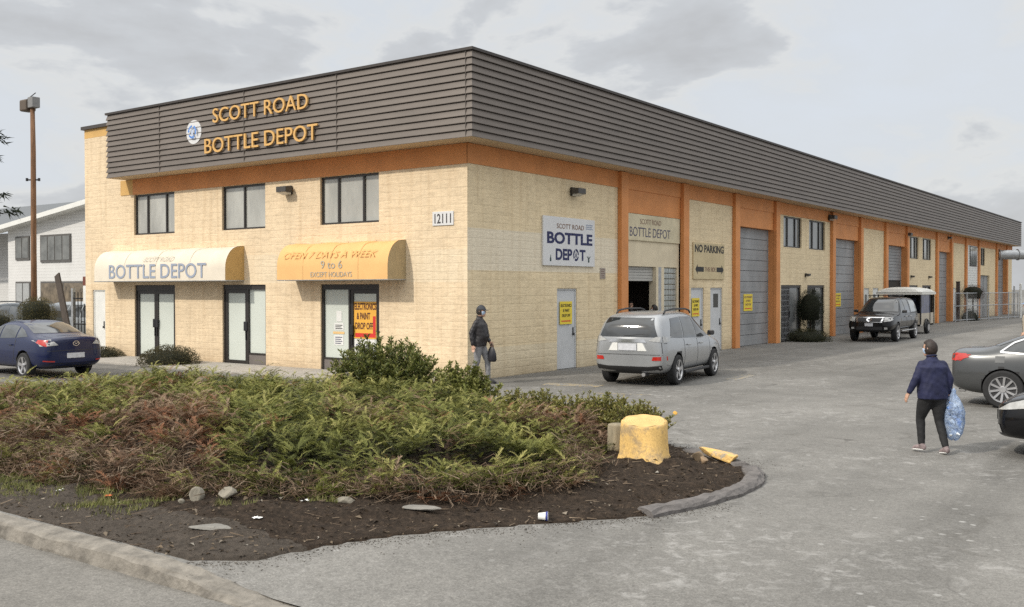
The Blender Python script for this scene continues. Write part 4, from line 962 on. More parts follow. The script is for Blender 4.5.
b_.add(vs, fs); b_.box(TL0 - .13, TL1 + .13, -TW - .09, TW + .09, 2.12, 2.26)
b_.build('roof', M('white_trailer_roof', (.66, .65, .60), .5, var=.06), T, smooth=False, bevel=.0)
for x in (TL0, .4, TL1):
    for y in (-TW, TW):
        b_ = MB(); b_.box(x - .03, x + .03, y - .03, y + .03, .52, 2.12); b_.build('post', m_trim, T)
for y0, y1, nm in ((-TW, -TW + .03, 'side_panel'), (TW - .03, TW, 'side_panel')):
    for a, e_ in ((TL0 + .03, .37), (.43, TL1 - .03)): b_ = MB(); b_.box(a, e_, y0, y1, .42, 1.12); b_.build(nm, M('tan_panel', (.47, .42, .34), .6, var=.1), T, bevel=.01)
b_ = MB(); b_.box(TL0, TL0 + .03, -TW + .03, TW - .03, .42, 1.12); b_.build('end_panel', M('tan_panel', (.47, .42, .34), .6), T)
b_ = MB(); b_.box(TL1 - .03, TL1, -TW + .04, TW - .04, .52, 2.1); b_.build('front_wall', m_dark, T)
b_ = MB(); b_.box(TL0 + .1, TL1 - .2, -.2, .25, .53, 1.9); b_.box(.3, TL1 - .2, -.95, .95, .53, 1.7); b_.build('shelf', M('dark_shelving', (.03, .035, .07), .7, var=.5, scale=8), T)
b_ = MB(); b_.add([(TL0 + .04, -TW - .005, 1.12), (.36, -TW - .005, 1.12), (.36, -TW - .005, 2.1), (TL0 + .04, -TW - .005, 2.1)], [(0, 1, 2, 3)]); b_.build('side_sheet', M('clear_blue_sheet', (.07, .085, .16), .15, var=.7, scale=3), T)
for y, s_ in ((-TW - .08, -1), (TW + .08, 1)):
    w = MB(); w.lathe([(.18, -.09), (.3, -.09), (.33, -.06), (.33, .06), (.3, .09), (.18, .09)], (0, 0, 0), 'y', 28); o = w.build('wheel', m_tyre, T); o.location = (-.6, y, .33)
    h = MB(); h.lathe([(.19, -.05), (.17, .05)], (0, s_ * .06, 0), 'y', 20); h.build('rim', m_rim, o)
    f = MB(); f.tube([(-.6 + .42 * math.cos(a), y, .36 + .42 * math.sin(a)) for a in lin(0, PI, 9)], .05, 6); f.build('mudguard', m_trim, T)
b_ = MB(); b_.tube([(TL0, -.5, .47), (TL0 - 1.0, 0, .45)], .04, 6); b_.tube([(TL0, .5, .47), (TL0 - 1.0, 0, .45)], .04, 6); b_.build('drawbar', m_trim, T)

# ---- two cars parked beyond the blue one
m_gm = paint('gunmetal_paint', (.10, .115, .13), .4, .3); m_ltg = paint('light_grey_paint', (.33, .35, .36), .4, .3)
c = Car('parked_suv', 'gunmetal sport utility car with roof rails beyond the blue saloon', ST_SUV, [(-1.335, .80), (1.335, .80)], .385, m_gm, (-26.4, 1.5, 0), R(186), 1.12, wr=.345, rim='five')
suv_parts(c, m_cglass2); c.dec('rear_window', [(-.68, 1.12), (.68, 1.12), (.54, 1.53), (-.54, 1.53)], 'x', -1, m_cglass)
for k in (1, -1): c.dec('tail_lamp', [(k * .55, .86), (k * .8, .86), (k * .8, 1.1), (k * .64, 1.1)], 'x', -1, m_tail, .012)
c = Car('parked_suv', 'light grey sport utility car half hidden by the leaning board', ST_SUV, [(-1.335, .80), (1.335, .80)], .385, m_ltg, (-26.2, 5.2, 0), R(8), 1.12, wr=.345, rim='five')
suv_parts(c, m_cglass2, rails=False)
for k in (1, -1): c.dec('headlight', [(2.25, .68), (1.95, .80), (1.7, .86), (1.8, .76)], 'y', k, m_lens, .012); c.dec('headlight', [(k * .46, .64), (k * .72, .68), (k * .7, .78), (k * .46, .74)], 'x', 1, m_lens, .012)
c.dec('grille', [(-.4, .56), (.4, .56), (.42, .7), (-.42, .7)], 'x', 1, m_trim, .012)
# ------------------------------------------------------------------ people
m_skin = M('skin', (.50, .30, .21), .6, var=.05)

def lerp(a, b_, t_): return tuple(x + (y - x) * t_ for x, y in zip(a, b_))
def capsule(mb, pts, n=14):
    """limb with rounded ends through [(point, radius)]"""
    P = [Vector(p) for p, r in pts]; r = [q for p, q in pts]
    d0 = (P[0] - P[1]).normalized(); d1 = (P[-1] - P[-2]).normalized()
    path = [P[0] + d0 * r[0] * .9, P[0] + d0 * r[0] * .6] + P + [P[-1] + d1 * r[-1] * .6, P[-1] + d1 * r[-1] * .9]
    mb.tube(path, [r[0] * .35, r[0] * .8] + r + [r[-1] * .8, r[-1] * .35], n)
def stack(mb, secs, n=22, yaw=0):
    """ellipses (cx, cy, z, rx, ry) stacked upwards, closed"""
    vs = []; fs = []
    for (cx, cy, z, rx, ry) in secs:
        for k in range(n):
            a = 2 * PI * k / n; c, s_ = math.cos(a), math.sin(a); e = 1 / (abs(c) ** 2.4 + abs(s_) ** 2.4) ** (1 / 2.4); vs.append((cx + rx * c * e, cy + ry * s_ * e, z))
    for i in range(len(secs) - 1):
        for k in range(n): fs.append((i * n + k, i * n + (k + 1) % n, (i + 1) * n + (k + 1) % n, (i + 1) * n + k))
    fs += [tuple(range(n - 1, -1, -1)), tuple(range((len(secs) - 1) * n, len(secs) * n))]
    mb.add(vs, fs)
def fuse(mb, name, mat, parent, voxel, smooth=2, wrinkle=0):
    """all pieces of mb become one continuous surface"""
    o = mb.build('t', None); md = o.modifiers.new('r', 'REMESH'); md.mode = 'VOXEL'; md.voxel_size = voxel; md.use_smooth_shade = True
    md = o.modifiers.new('s', 'SMOOTH'); md.iterations = smooth; md.factor = .5
    me = baked(o); kill(o); me.name = name; me.materials.clear()
    if wrinkle:
        n = len(me.vertices); co = np.empty(n * 3, np.float32); me.vertices.foreach_get('co', co); co = co.reshape(-1, 3); no = np.empty(n * 3, np.float32); me.vertices.foreach_get('normal', no); no = no.reshape(-1, 3)
        w = np.sin(co[:, 2] * 34 + 6 * np.sin(co[:, 0] * 11 + co[:, 1] * 9)) * .6 + np.sin(co[:, 2] * 61 - co[:, 1] * 37 + co[:, 0] * 23) * .4
        me.vertices.foreach_set('co', (co + no * (w * wrinkle)[:, None]).ravel()); me.update()
    return link(name, me, mat, parent, smooth=True)
def hand(mb, wr, d, side, s, grip=.35):
    """palm, four unequal bent fingers and a thumb leaving the side of the palm"""
    d = Vector(d).normalized(); sd = Vector(side); sd = (sd - d * sd.dot(d)).normalized(); nn = d.cross(sd); W = Vector(wr)
    for off in (-.022, 0, .022): capsule(mb, [(W + d * .02 * s + sd * off * .6 * s, .017 * s), (W + d * .085 * s + sd * off * s, .0165 * s)], 10)
    for off, L in ((.031, .070), (.010, .080), (-.011, .074), (-.031, .058)):
        a = W + d * .088 * s + sd * off * s; b1 = a + (d + nn * grip * .5).normalized() * L * .55 * s; b2 = b1 + (d + nn * grip * 1.8).normalized() * L * .5 * s
        capsule(mb, [(a, .0095 * s), (b1, .0088 * s), (b2, .0072 * s)], 8)
    a = W + d * .04 * s + sd * .032 * s; capsule(mb, [(a, .012 * s), (a + (d * .75 + sd * .65 + nn * .2).normalized() * .038 * s, .010 * s), (a + (d * .9 + sd * .5 + nn * .5).normalized() * .066 * s, .008 * s)], 8)
def person(label, loc, rz, H, J, girth=1.0, top=None, legs=None, shoe=None, hair=None, cap=None, mask=None, headturn=0, group=None, thighs=1.0, hairlen=.04, voxel=.011, belly=0.0, collar=None):
    """J: joint positions for a 1.75 m figure facing +x, y to the left"""
    s = H / 1.75; g = girth; V = lambda k: Vector(J[k]) * s
    rot = Matrix.Rotation(headturn, 3, 'Z'); hx = V('head')
    def head_pt(v): return tuple(hx + rot @ (Vector(v) * s))
    pe, wa, ch, nb = V('pelvis'), V('waist'), V('chest'), V('neckb')
    b_ = MB()
    stack(b_, [(pe.x, pe.y, pe.z - .10 * s, .085 * s, .12 * s), (pe.x, pe.y, pe.z, .10 * s * g, .15 * s * g), (wa.x, wa.y, wa.z, .095 * s * g, .135 * s * g), (ch.x, ch.y, ch.z, .11 * s * g, .16 * s * g), (ch.x, ch.y, ch.z + .09 * s, .085 * s, .155 * s), (nb.x, nb.y, nb.z, .055 * s, .075 * s)])
    capsule(b_, [(nb - Vector((0, 0, .03 * s)), .058 * s), (Vector(lerp(nb, hx, .6)), .052 * s)])
    hs = MB()       # skull with brow, cheeks, jaw and chin; face towards +x
    for z, xb, xf, ry in ((-.118, -.005, .066, .020), (-.108, -.03, .083, .040), (-.08, -.055, .090, .056), (-.045, -.075, .092, .067), (-.01, -.092, .093, .073), (.03, -.100, .090, .077), (.065, -.098, .080, .075), (.095, -.085, .06, .064), (.117, -.055, .03, .042), (.126, -.025, .0, .015)):
        n = 22
        for k in range(n): a = 2 * PI * k / n; hs.v.append(head_pt(((xf + xb) / 2 + (xf - xb) / 2 * math.cos(a), ry * math.sin(a), z)))
    n = 22; m_ = len(hs.v) // n
    hs.f = [(i * n + k, i * n + (k + 1) % n, (i + 1) * n + (k + 1) % n, (i + 1) * n + k) for i in range(m_ - 1) for k in range(n)] + [tuple(range(n - 1, -1, -1)), tuple(range((m_ - 1) * n, m_ * n))]
    b_.add(hs.v, hs.f)
    b_.tube([head_pt((.085, 0, .03)), head_pt((.103, 0, -.012)), head_pt((.108, 0, -.022)), head_pt((.09, 0, -.034))], [.008 * s, .012 * s, .015 * s, .010 * s], 8)
    b_.tube([head_pt((.088, -.022, -.062)), head_pt((.096, 0, -.060)), head_pt((.088, .022, -.062))], [.005 * s, .009 * s, .005 * s], 6)
    for sg in (-1, 1): b_.tube([head_pt((-.012, sg * .075, -.03)), head_pt((-.018, sg * .084, .005)), head_pt((-.005, sg * .078, .03))], [.009 * s, .014 * s, .009 * s], 6)
    for sd in 'lr':
        sh, el, wr, hp, kn, an, to = (V(k + sd) for k in ('sh', 'el', 'wr', 'hip', 'kn', 'an', 'to'))
        capsule(b_, [(sh, .056 * s), (Vector(lerp(sh, el, .5)), .050 * s), (el, .040 * s), (Vector(lerp(el, wr, .35)), .040 * s), (wr, .027 * s)])
        hand(b_, wr, wr - el, J.get('thumb' + sd, (1, 0, 0)), s, J.get('grip', .35))
        capsule(b_, [(hp, .085 * s * thighs), (Vector(lerp(hp, kn, .5)), .072 * s * thighs), (kn, .054 * s), (Vector(lerp(kn, an, .3)), .054 * s), (an, .038 * s)])
        capsule(b_, [(an + Vector((0, 0, -.02 * s)), .036 * s), (to, .03 * s)])
    body = fuse(b_, 'person', m_skin, None, .0075 * s if voxel < .012 else .011 * s, 1)
    body.location = loc; body.rotation_euler = (0, 0, rz); tag(body, label, 'person', group)
    for sg in (-1, 1):
        f = MB(); f.lathe([(.001, -.004), (.010, -.003), (.012, 0), (.001, .005)], (0, 0, 0), 'x', 10); f.v = [head_pt((x + .088, y + sg * .031, z * .6 + .018)) for x, y, z in f.v]; f.build('eye', m_ink, body, smooth=True)
        f = MB(); f.tube([head_pt((.089, sg * .016, .038)), head_pt((.089, sg * .034, .043)), head_pt((.080, sg * .05, .037))], .0045 * s, 5); f.build('eyebrow', hair or m_ink, body)
    def shellpatch(name, mat, cond, r=(.103, .080, .123), c=(-.006, 0, .004), grow=1.0, jit=0, n=(34, 24)):
        """piece of an ellipsoid round the head where cond(direction) holds"""
        mb = MB(); vs = []
        for j in range(n[1] + 1):
            th = PI * j / n[1]
            for i in range(n[0]):
                ph = 2 * PI * i / n[0]; d = (math.sin(th) * math.cos(ph), math.sin(th) * math.sin(ph), math.cos(th))
                k = grow + jit * (random.random() - .5); vs.append(head_pt((c[0] + d[0] * r[0] * k, c[1] + d[1] * r[1] * k, c[2] + d[2] * r[2] * k)))
        for j in range(n[1]):
            for i in range(n[0]):
                q = (j * n[0] + i, (j + 1) * n[0] + i, (j + 1) * n[0] + (i + 1) % n[0], j * n[0] + (i + 1) % n[0])
                th = PI * (j + .5) / n[1]; ph = 2 * PI * (i + .5) / n[0]
                if cond((math.sin(th) * math.cos(ph), math.sin(th) * math.sin(ph), math.cos(th))): mb.f.append(q)
        mb.v = vs; o = mb.build(name, mat, body, smooth=True); md = o.modifiers.new('t', 'SOLIDIFY'); md.thickness = .006 * s; return o
    if hair: shellpatch('hair', hair, lambda d:  (d[2] > .50 or (d[0] < .30 and d[2] > -.35 - hairlen * 5)) and not (d[0] > .5 and d[2] < .62), grow=1.15, jit=.09)
    if mask:
        shellpatch('face_mask', mask, lambda d: d[0] > .42 and -.92 < d[2] < .0, grow=1.06)
        for sg in (-1, 1): q = MB(); q.tube([head_pt((.06, sg * .078, -.03)), head_pt((-.012, sg * .090, .01))], .003 * s, 5); q.build('mask_strap', mask, body)
    if cap:
        cp_ = shellpatch('cap', cap, lambda d: d[2] > .26, grow=1.16)
        q = MB(); n = 9
        for i in range(n): a = -1.0 + 2.0 * i / (n - 1); q.v += [head_pt((.09 * math.cos(a), .085 * math.sin(a), .046)), head_pt((.09 * math.cos(a) + .085 * math.cos(a * .9), .085 * math.sin(a) * 1.02, .030))]
        q.f = [(2 * i, 2 * i + 1, 2 * i + 3, 2 * i + 2) for i in range(n - 1)]; o = q.build('cap_peak', cap, cp_); md = o.modifiers.new('s', 'SOLIDIFY'); md.thickness = .008
    if top:
        q = MB(); f = Vector((1, 0, 0))
        stack(q, [(pe.x, pe.y, pe.z - .10 * s, .128 * s * g, .178 * s * g), (pe.x + belly * .3, pe.y, pe.z, .132 * s * g, .182 * s * g), (wa.x + belly, wa.y, wa.z, .132 * s * g + belly, .172 * s * g), (ch.x + belly * .4, ch.y, ch.z - .08 * s, .134 * s * g + belly * .4, .182 * s * g), (ch.x, ch.y, ch.z + .04 * s, .125 * s * g, .19 * s * g), (ch.x, ch.y, ch.z + .10 * s, .105 * s, .165 * s), (ch.x, ch.y, ch.z + .135 * s, .092 * s, .135 * s), (lerp(ch, nb, .8)[0], nb.y, nb.z - .01 * s, .075 * s, .095 * s), (nb.x + .004, nb.y, nb.z + .035 * s, .066 * s, .072 * s)])
        for sd in 'lr':
            sh, el, wr = V('sh' + sd), V('el' + sd), V('wr' + sd)
            capsule(q, [(sh, .073 * s), (Vector(lerp(sh, el, .5)), .068 * s), (el, .060 * s), (Vector(lerp(el, wr, .5)), .054 * s), (Vector(lerp(el, wr, .93)), .043 * s)])
        jk = fuse(q, 'jacket', top, body, .013 * s, 2, .0035 * s)
        q = MB(); q.tube([(nb.x + .066 * s * math.cos(a) + .004, nb.y + .072 * s * math.sin(a), nb.z + (.045 - .012 * math.cos(a)) * s) for a in lin(0, 2 * PI, 21)], .014 * s, 6); q.build('collar', top, jk)
        q = MB(); q.tube([(pe.x + .129 * s * g + .002, 0, pe.z - .09 * s), (wa.x + belly * 2 + .133 * s * g, 0, wa.z), (ch.x + .135 * s * g + belly * .8, 0, ch.z - .08 * s), (ch.x + .10 * s + .01, 0, ch.z + .11 * s)], .006 * s, 5); q.build('zip', m_ink, jk)
    if legs:
        q = MB(); stack(q, [(pe.x, pe.y, pe.z - .12 * s, .105 * s * g, .145 * s * g), (pe.x, pe.y, pe.z - .03 * s, .118 * s * g, .165 * s * g), (pe.x, pe.y, pe.z + .05 * s, .108 * s * g, .155 * s * g)])
        for sd in 'lr':
            hp, kn, an = V('hip' + sd), V('kn' + sd), V('an' + sd)
            capsule(q, [(hp, .104 * s * thighs), (Vector(lerp(hp, kn, .5)), .090 * s * thighs), (kn, .070 * s), (Vector(lerp(kn, an, .4)), .064 * s), (Vector(lerp(kn, an, .93)), .052 * s)])
        fuse(q, 'trousers', legs, body, .013 * s, 2, .003 * s)
    if shoe:
        for sd in 'lr':
            an, to = V('an' + sd), V('to' + sd); d = (to - an); d.normalize(); hl = an + Vector((-d.x * .045, -d.y * .045, -.035)) * s
            q = MB(); capsule(q, [(an + Vector((0, 0, .01)) * s, .047 * s), (hl + Vector((0, 0, .005)) * s, .040 * s)]); capsule(q, [(hl, .040 * s), (Vector(lerp(hl, to, .6)) + Vector((0, 0, .012)) * s, .043 * s), (to, .040 * s), (to + d * .035 * s, .030 * s)])
            o = fuse(q, 'shoe', shoe[0], body, .009 * s, 2)
            q = MB(); dn = Vector((0, 0, -.026)) * s; w = Vector((-d.y, d.x, 0)).normalized() * .026 * s
            for k in (-1, 1): capsule(q, [(hl + dn + w * k * .6, .017 * s), (to + dn * .7 + w * k, .016 * s), (to + d * .045 * s + dn * .5 + w * k * .5, .013 * s)], 8)
            fuse(q, 'sole', shoe[1], o, .008 * s, 1)
    return body
BASE = dict(pelvis=(0, 0, .95), waist=(.005, 0, 1.07), chest=(.01, 0, 1.30), neckb=(.0, 0, 1.47), head=(.03, 0, 1.625), shl=(0, .165, 1.375), shr=(0, -.165, 1.375), ell=(-.03, .23, 1.13), elr=(-.03, -.23, 1.13), wrl=(.04, .24, .90), wrr=(.04, -.24, .90),
            hipl=(0, .085, .90), hipr=(0, -.085, .90), knl=(.03, .09, .50), knr=(.03, -.09, .50), anl=(0, .09, .085), anr=(0, -.09, .085), tol=(.13, .10, .035), tor=(.13, -.10, .035))
# man in cap by the building corner, strolling to the right
J = dict(BASE); J.update(hipl=(0.0, .085, .90), knl=(.16, .09, .52), anl=(.18, .09, .10), tol=(.31, .10, .045), knr=(-.02, -.09, .5), anr=(-.20, -.09, .11), tor=(-.09, -.1, .035), ell=(.02, .24, 1.14), wrl=(.16, .22, .94), elr=(-.10, -.23, 1.14), wrr=(-.06, -.25, .88), waist=(.02, 0, 1.07), chest=(.015, 0, 1.3), head=(.05, 0, 1.625))
m_leather = M('black_leather', (.022, .02, .022), .5, var=.35, scale=9, bmp=.35, bscale=14)
man = person('man in dark cap, blue face mask and black jacket walking past the building corner', (.68, -.36, 0), R(16), 2.03, J, girth=1.16, belly=.03, top=m_leather, legs=M('grey_trousers', (.22, .22, .23), .85, var=.12, bmp=.3, bscale=10), shoe=(m_black, m_black), hair=M('dark_hair', (.02, .016, .013), .7, var=.4, scale=20), cap=M('charcoal_cap', (.045, .05, .06), .8), mask=M('blue_mask', (.42, .55, .72), .7))
# a dark carrier bag in his hand
bg_ = thing('carrier_bag', 'dark carrier bag held by the man walking at the building corner', 'bag', (.98, -.22, .58))
q = MB(); vs = []
for z, rx, ry in ((0, .10, .06), (.06, .13, .08), (.2, .13, .075), (.32, .09, .05), (.38, .05, .03)):
    for k in range(14): a = 2 * PI * k / 14; w_ = 1 + .12 * math.sin(a * 3 + z * 9); vs.append((rx * math.cos(a) * w_, ry * math.sin(a) * w_, z))
q.v = vs; q.f = [(i * 14 + k, i * 14 + (k + 1) % 14, (i + 1) * 14 + (k + 1) % 14, (i + 1) * 14 + k) for i in range(4) for k in range(14)] + [tuple(range(13, -1, -1))]
q.build('bag_body', M('dark_bag_plastic', (.02, .02, .025), .35), bg_, smooth=True)
for sg in (-1, 1): h = MB(); h.tube([(-.04, sg * .02, .36), (-.03, sg * .025, .44), (0, sg * .01, .47), (.03, sg * .025, .44), (.04, sg * .02, .36)], .007, 6); h.build('handle', m_black, bg_)

# woman crossing the lot with a sack of bottles
J = dict(BASE); J.update(pelvis=(0, 0, .94), chest=(.03, 0, 1.29), neckb=(.03, 0, 1.45), head=(.075, .01, 1.60), hipl=(.01, .09, .90), knl=(.16, .10, .52), anl=(.11, .11, .115), tol=(.24, .13, .055), hipr=(-.01, -.09, .9), knr=(-.02, -.10, .5), anr=(-.17, -.11, .10), tor=(-.06, -.12, .035),
    ell=(.02, .27, 1.16), wrl=(.10, .34, .93), elr=(-.06, -.25, 1.14), wrr=(-.03, -.25, .92), shl=(.03, .165, 1.36), shr=(.0, -.165, 1.36))
m_navyj = M('navy_jacket', (.012, .015, .052), .75, var=.3, scale=6, bmp=.5, bscale=9)
wx, wy = 12.86, -4.93
woman = person('woman in navy jacket and face mask carrying a sack of bottles across the lot', (wx, wy, 0), R(138), 1.72, J, girth=1.28, belly=.02, top=m_navyj, legs=M('black_leggings', (.014, .014, .015), .8, var=.3, bmp=.4, bscale=12), shoe=(M('pale_trainers', (.22, .17, .17), .7, var=.5, scale=14), M('white_sole', (.75, .75, .73), .7)), hair=M('brown_hair', (.022, .013, .01), .6, var=.5, scale=30), mask=M('blue_mask', (.42, .55, .72), .7), headturn=R(28), thighs=1.2, hairlen=.06)
sk = thing('bottle_sack', 'clear blue plastic sack of bottles hanging from the hand of the woman', 'sack', (wx + .27, wy + .12, .2), R(-20))
vs = []; NS = 28; pf = ((.02, .03, .03), (.04, .10, .08), (.14, .16, .12), (.30, .185, .14), (.46, .175, .14), (.60, .14, .11), (.70, .09, .07), (.76, .045, .04), (.80, .03, .025), (.86, .045, .04))
for z, rx, ry in pf:
    for k in range(NS): a = 2 * PI * k / NS; w_ = 1 + .10 * math.sin(a * 5 + z * 11) * (z > .1) + .06 * math.sin(a * 9 - z * 17); vs.append((rx * math.cos(a) * w_, ry * math.sin(a) * w_, z + .02 * math.sin(a * 4)))
q = MB(); q.v = vs; q.f = [(i * NS + k, i * NS + (k + 1) % NS, (i + 1) * NS + (k + 1) % NS, (i + 1) * NS + k) for i in range(len(pf) - 1) for k in range(NS)] + [tuple(range(NS - 1, -1, -1))]
mbag, tb, bb = nt('clear_blue_sack'); vv = coords(tb)
vo = nd(tb, 'ShaderNodeTexVoronoi'); vo.inputs['Scale'].default_value = 17; tb.links.new(vv, vo.inputs['Vector'])
cc = ramp(tb, noise(tb, vv, 9, 4), [(.3, (.30, .42, .66)), (.55, (.46, .58, .78)), (.75, (.66, .74, .84))])
tb.links.new(cc, bb.inputs['Base Color']); bb.inputs['Roughness'].default_value = .18; bump(tb, bb, noise(tb, vv, 20, 4, .6, 1.5), .9, .03)
tr = nd(tb, 'ShaderNodeBsdfTransparent'); tr.inputs[0].default_value = (.80, .88, 1, 1); mx = nd(tb, 'ShaderNodeMixShader'); tb.links.new(ramp(tb, noise(tb, vv, 14, 4), [(.35, .30), (.65, .72)]), mx.inputs[0])
tb.links.new(bb.outputs[0], mx.inputs[1]); tb.links.new(tr.outputs[0], mx.inputs[2]); tb.links.new(mx.outputs[0], tb.nodes['Material Output'].inputs['Surface'])
q.build('sack_film', mbag, sk, smooth=True); sk.scale = (.88, .88, .9)
for i in range(44):    # bottles inside the film
    a = random.random() * 2 * PI; z = .12 + random.random() * .48; rx = (.115 if z < .48 else .07) * math.sqrt(random.random())
    b_ = MB(); b_.lathe([(.001, -.08), (.03, -.078), (.03, .03), (.014, .06), (.013, .085), (.001, .086)], (0, 0, 0), 'z', 10)
    Mx = Matrix.Translation((rx * math.cos(a), rx * .8 * math.sin(a), z)) @ Matrix.Rotation(random.random() * 3, 4, 'X') @ Matrix.Rotation(random.random() * 3, 4, 'Y')
    b_.v = [tuple(Mx @ Vector(p)) for p in b_.v]; b_.build('bottle', (M('blue_bottle', (.10, .22, .52), .2), M('clear_bottle', (.72, .76, .80), .2), M('dark_bottle', (.05, .10, .22), .2))[i % 3], sk, smooth=True)
# two people just inside the loading bay, one half seen at the right edge
J = dict(BASE); J.update(wrr=(.22, -.18, 1.05), elr=(.03, -.24, 1.13), wrl=(.22, .18, 1.05))
person('masked dark haired person in blue top standing behind the silver wagon at the loading bay', (.5, 9.75, 0), R(200), 1.9, J, voxel=.02, top=M('blue_top', (.03, .05, .14), .8), legs=m_black, shoe=(m_black, m_black), hair=M('black_hair', (.012, .01, .009), .6, var=.4, scale=20), mask=M('white_mask', (.66, .70, .74), .7))
person('person in dark clothes in the shadow of the loading bay, left of the masked one', (-.9, 10.55, 0), R(-60), 2.0, J, voxel=.02, top=M('grey_top', (.06, .06, .062), .8), legs=m_black, shoe=(m_black, m_black), hair=M('black_hair', (.012, .01, .009), .6, var=.4, scale=20))
J = dict(BASE); J.update(wrr=(-.02, -.30, .93), elr=(-.06, -.28, 1.16), wrl=(.12, .26, .95))
person('person in beige jacket and blue cap behind the charcoal saloon at the right edge', (11.62, 12.75, 0), R(196), 2.12, J, girth=1.15, voxel=.02, top=M('beige_jacket', (.42, .37, .30), .85, var=.12), legs=M('dark_trousers', (.04, .04, .045), .85), shoe=(m_black, m_black), hair=M('dark_hair', (.02, .016, .013), .7), cap=M('pale_blue_cap', (.22, .32, .50), .8))
# ------------------------------------------------------------------ the planted island
def inside(px, py, poly):
    c = np.zeros(px.shape, bool); n = len(poly)
    for i in range(n):
        x0, y0 = poly[i]; x1, y1 = poly[(i + 1) % n]
        if y0 == y1: continue
        c ^= ((y0 > py) != (y1 > py)) & (px < (x1 - x0) * (py - y0) / (y1 - y0) + x0)
    return c
def edge_dist(px, py, poly):
    d = np.full(px.shape, 1e9); n = len(poly)
    for i in range(n):
        a = np.array(poly[i]); b_ = np.array(poly[(i + 1) % n]); ab = b_ - a
        t_ = np.clip(((px - a[0]) * ab[0] + (py - a[1]) * ab[1]) / (ab @ ab), 0, 1)
        d = np.minimum(d, np.hypot(px - a[0] - t_ * ab[0], py - a[1] - t_ * ab[1]))
    return d
ISL = [(-17, -15.16), (0, -15.16), (8.75, -15.16), (9.15, -14.75), (9.45, -13.8), (9.85, -13.1), (10.32, -12.46), (10.9, -11.7), (11.42, -11.05), (11.68, -10.0), (11.72, -9.07), (11.55, -8.3), (11.2, -7.77), (10.7, -7.3), (9.9, -6.85), (9.2, -6.45), (7.6, -6.0), (6, -5.6), (4, -4.6), (2, -4.5), (0, -5.1), (-3, -6.0), (-5.5, -6.6), (-7, -8.5), (-9, -10), (-13, -11), (-17, -12)]
VEG = [(-17, -14.35), (0, -14.3), (3, -14.25), (5.2, -14.1), (6.7, -13.8), (7.9, -13.25), (9.1, -12.65), (9.95, -11.75), (10.3, -10.85), (10.05, -9.8), (9.4, -9.0), (9.15, -7.6), (9.0, -7.1), (7.6, -6.7), (6, -6.3), (4, -5.2), (2, -5.0), (0, -5.6), (-2.6, -6.9), (-4.4, -9.0), (-6, -10.8), (-9, -11.8), (-17, -12.8)]
def soil_h(x, y):
    d = edge_dist(x, y, ISL); bank = np.clip(d / 1.6, 0, 1); far_front = np.clip((x - 6.5) / 2, 0, 1)
    h = .015 + .15 * bank * bank * (3 - 2 * bank) * (.45 + .55 * far_front) + .05 * vnoise(x * 1.3, y * 1.3) * np.clip(d / .5, 0, 1) + .04 * vnoise(x * 4.1, y * 4.3, 1.2) * np.clip(d / .3, 0, 1) + .026 * vnoise(x * 11, y * 12, .4) * np.clip(d / .2, 0, 1)
    return np.maximum(h, .006) + .04 * np.exp(-((x - 9.9) ** 2 + (y + 8.6) ** 2) / .5)
def soilz(x, y): return float(soil_h(np.array([x], float), np.array([y], float))[0])
m, t, b = nt('island_soil'); v = coords(t)
big = noise(t, v, .7, 5, .65); f = noise(t, v, 14, 6, .8); f2 = noise(t, v, 60, 4, .8)
s_x = nd(t, 'ShaderNodeSeparateXYZ'); t.links.new(v, s_x.inputs[0])
c = ramp(t, f, [(.25, (.013, .010, .008)), (.5, (.042, .031, .023)), (.68, (.09, .064, .045)), (.85, (.17, .135, .10))])
c = mixc(t, ramp(t, f2, [(.55, 0.0), (.75, .6)]), c, (.09, .07, .05))
# trodden gritty strip beside the road kerb
strip = mth(t, 'MULTIPLY', ramp(t, mth(t, 'ADD', mth(t, 'MULTIPLY', s_x.outputs['Y'], -.22), mth(t, 'MULTIPLY', big, .25)), [(.0, 0.0), (1, 1.0)]), 1.0)
strip = mth(t, 'LESS_THAN', mth(t, 'ADD', s_x.outputs['Y'], mth(t, 'MULTIPLY', big, .9)), -13.75)
c = mixc(t, mth(t, 'MULTIPLY', strip, .8), c, mixc(t, 1, (.085, .072, .06), ramp(t, f, [(.3, .55), (.7, 1.5)]), 'MULTIPLY'))
t.links.new(c, b.inputs['Base Color']); b.inputs['Roughness'].default_value = .95; b.inputs['Specular IOR Level'].default_value = .15
bump(t, b, mth(t, 'ADD', f, mth(t, 'MULTIPLY', f2, .5)), .9, .04)
m_soil = m
xs = np.arange(-17, 12.0, .11); ys = np.arange(-15.2, -4.4, .11); X, Y = np.meshgrid(xs, ys); IN = inside(X, Y, ISL) & (X > -17)
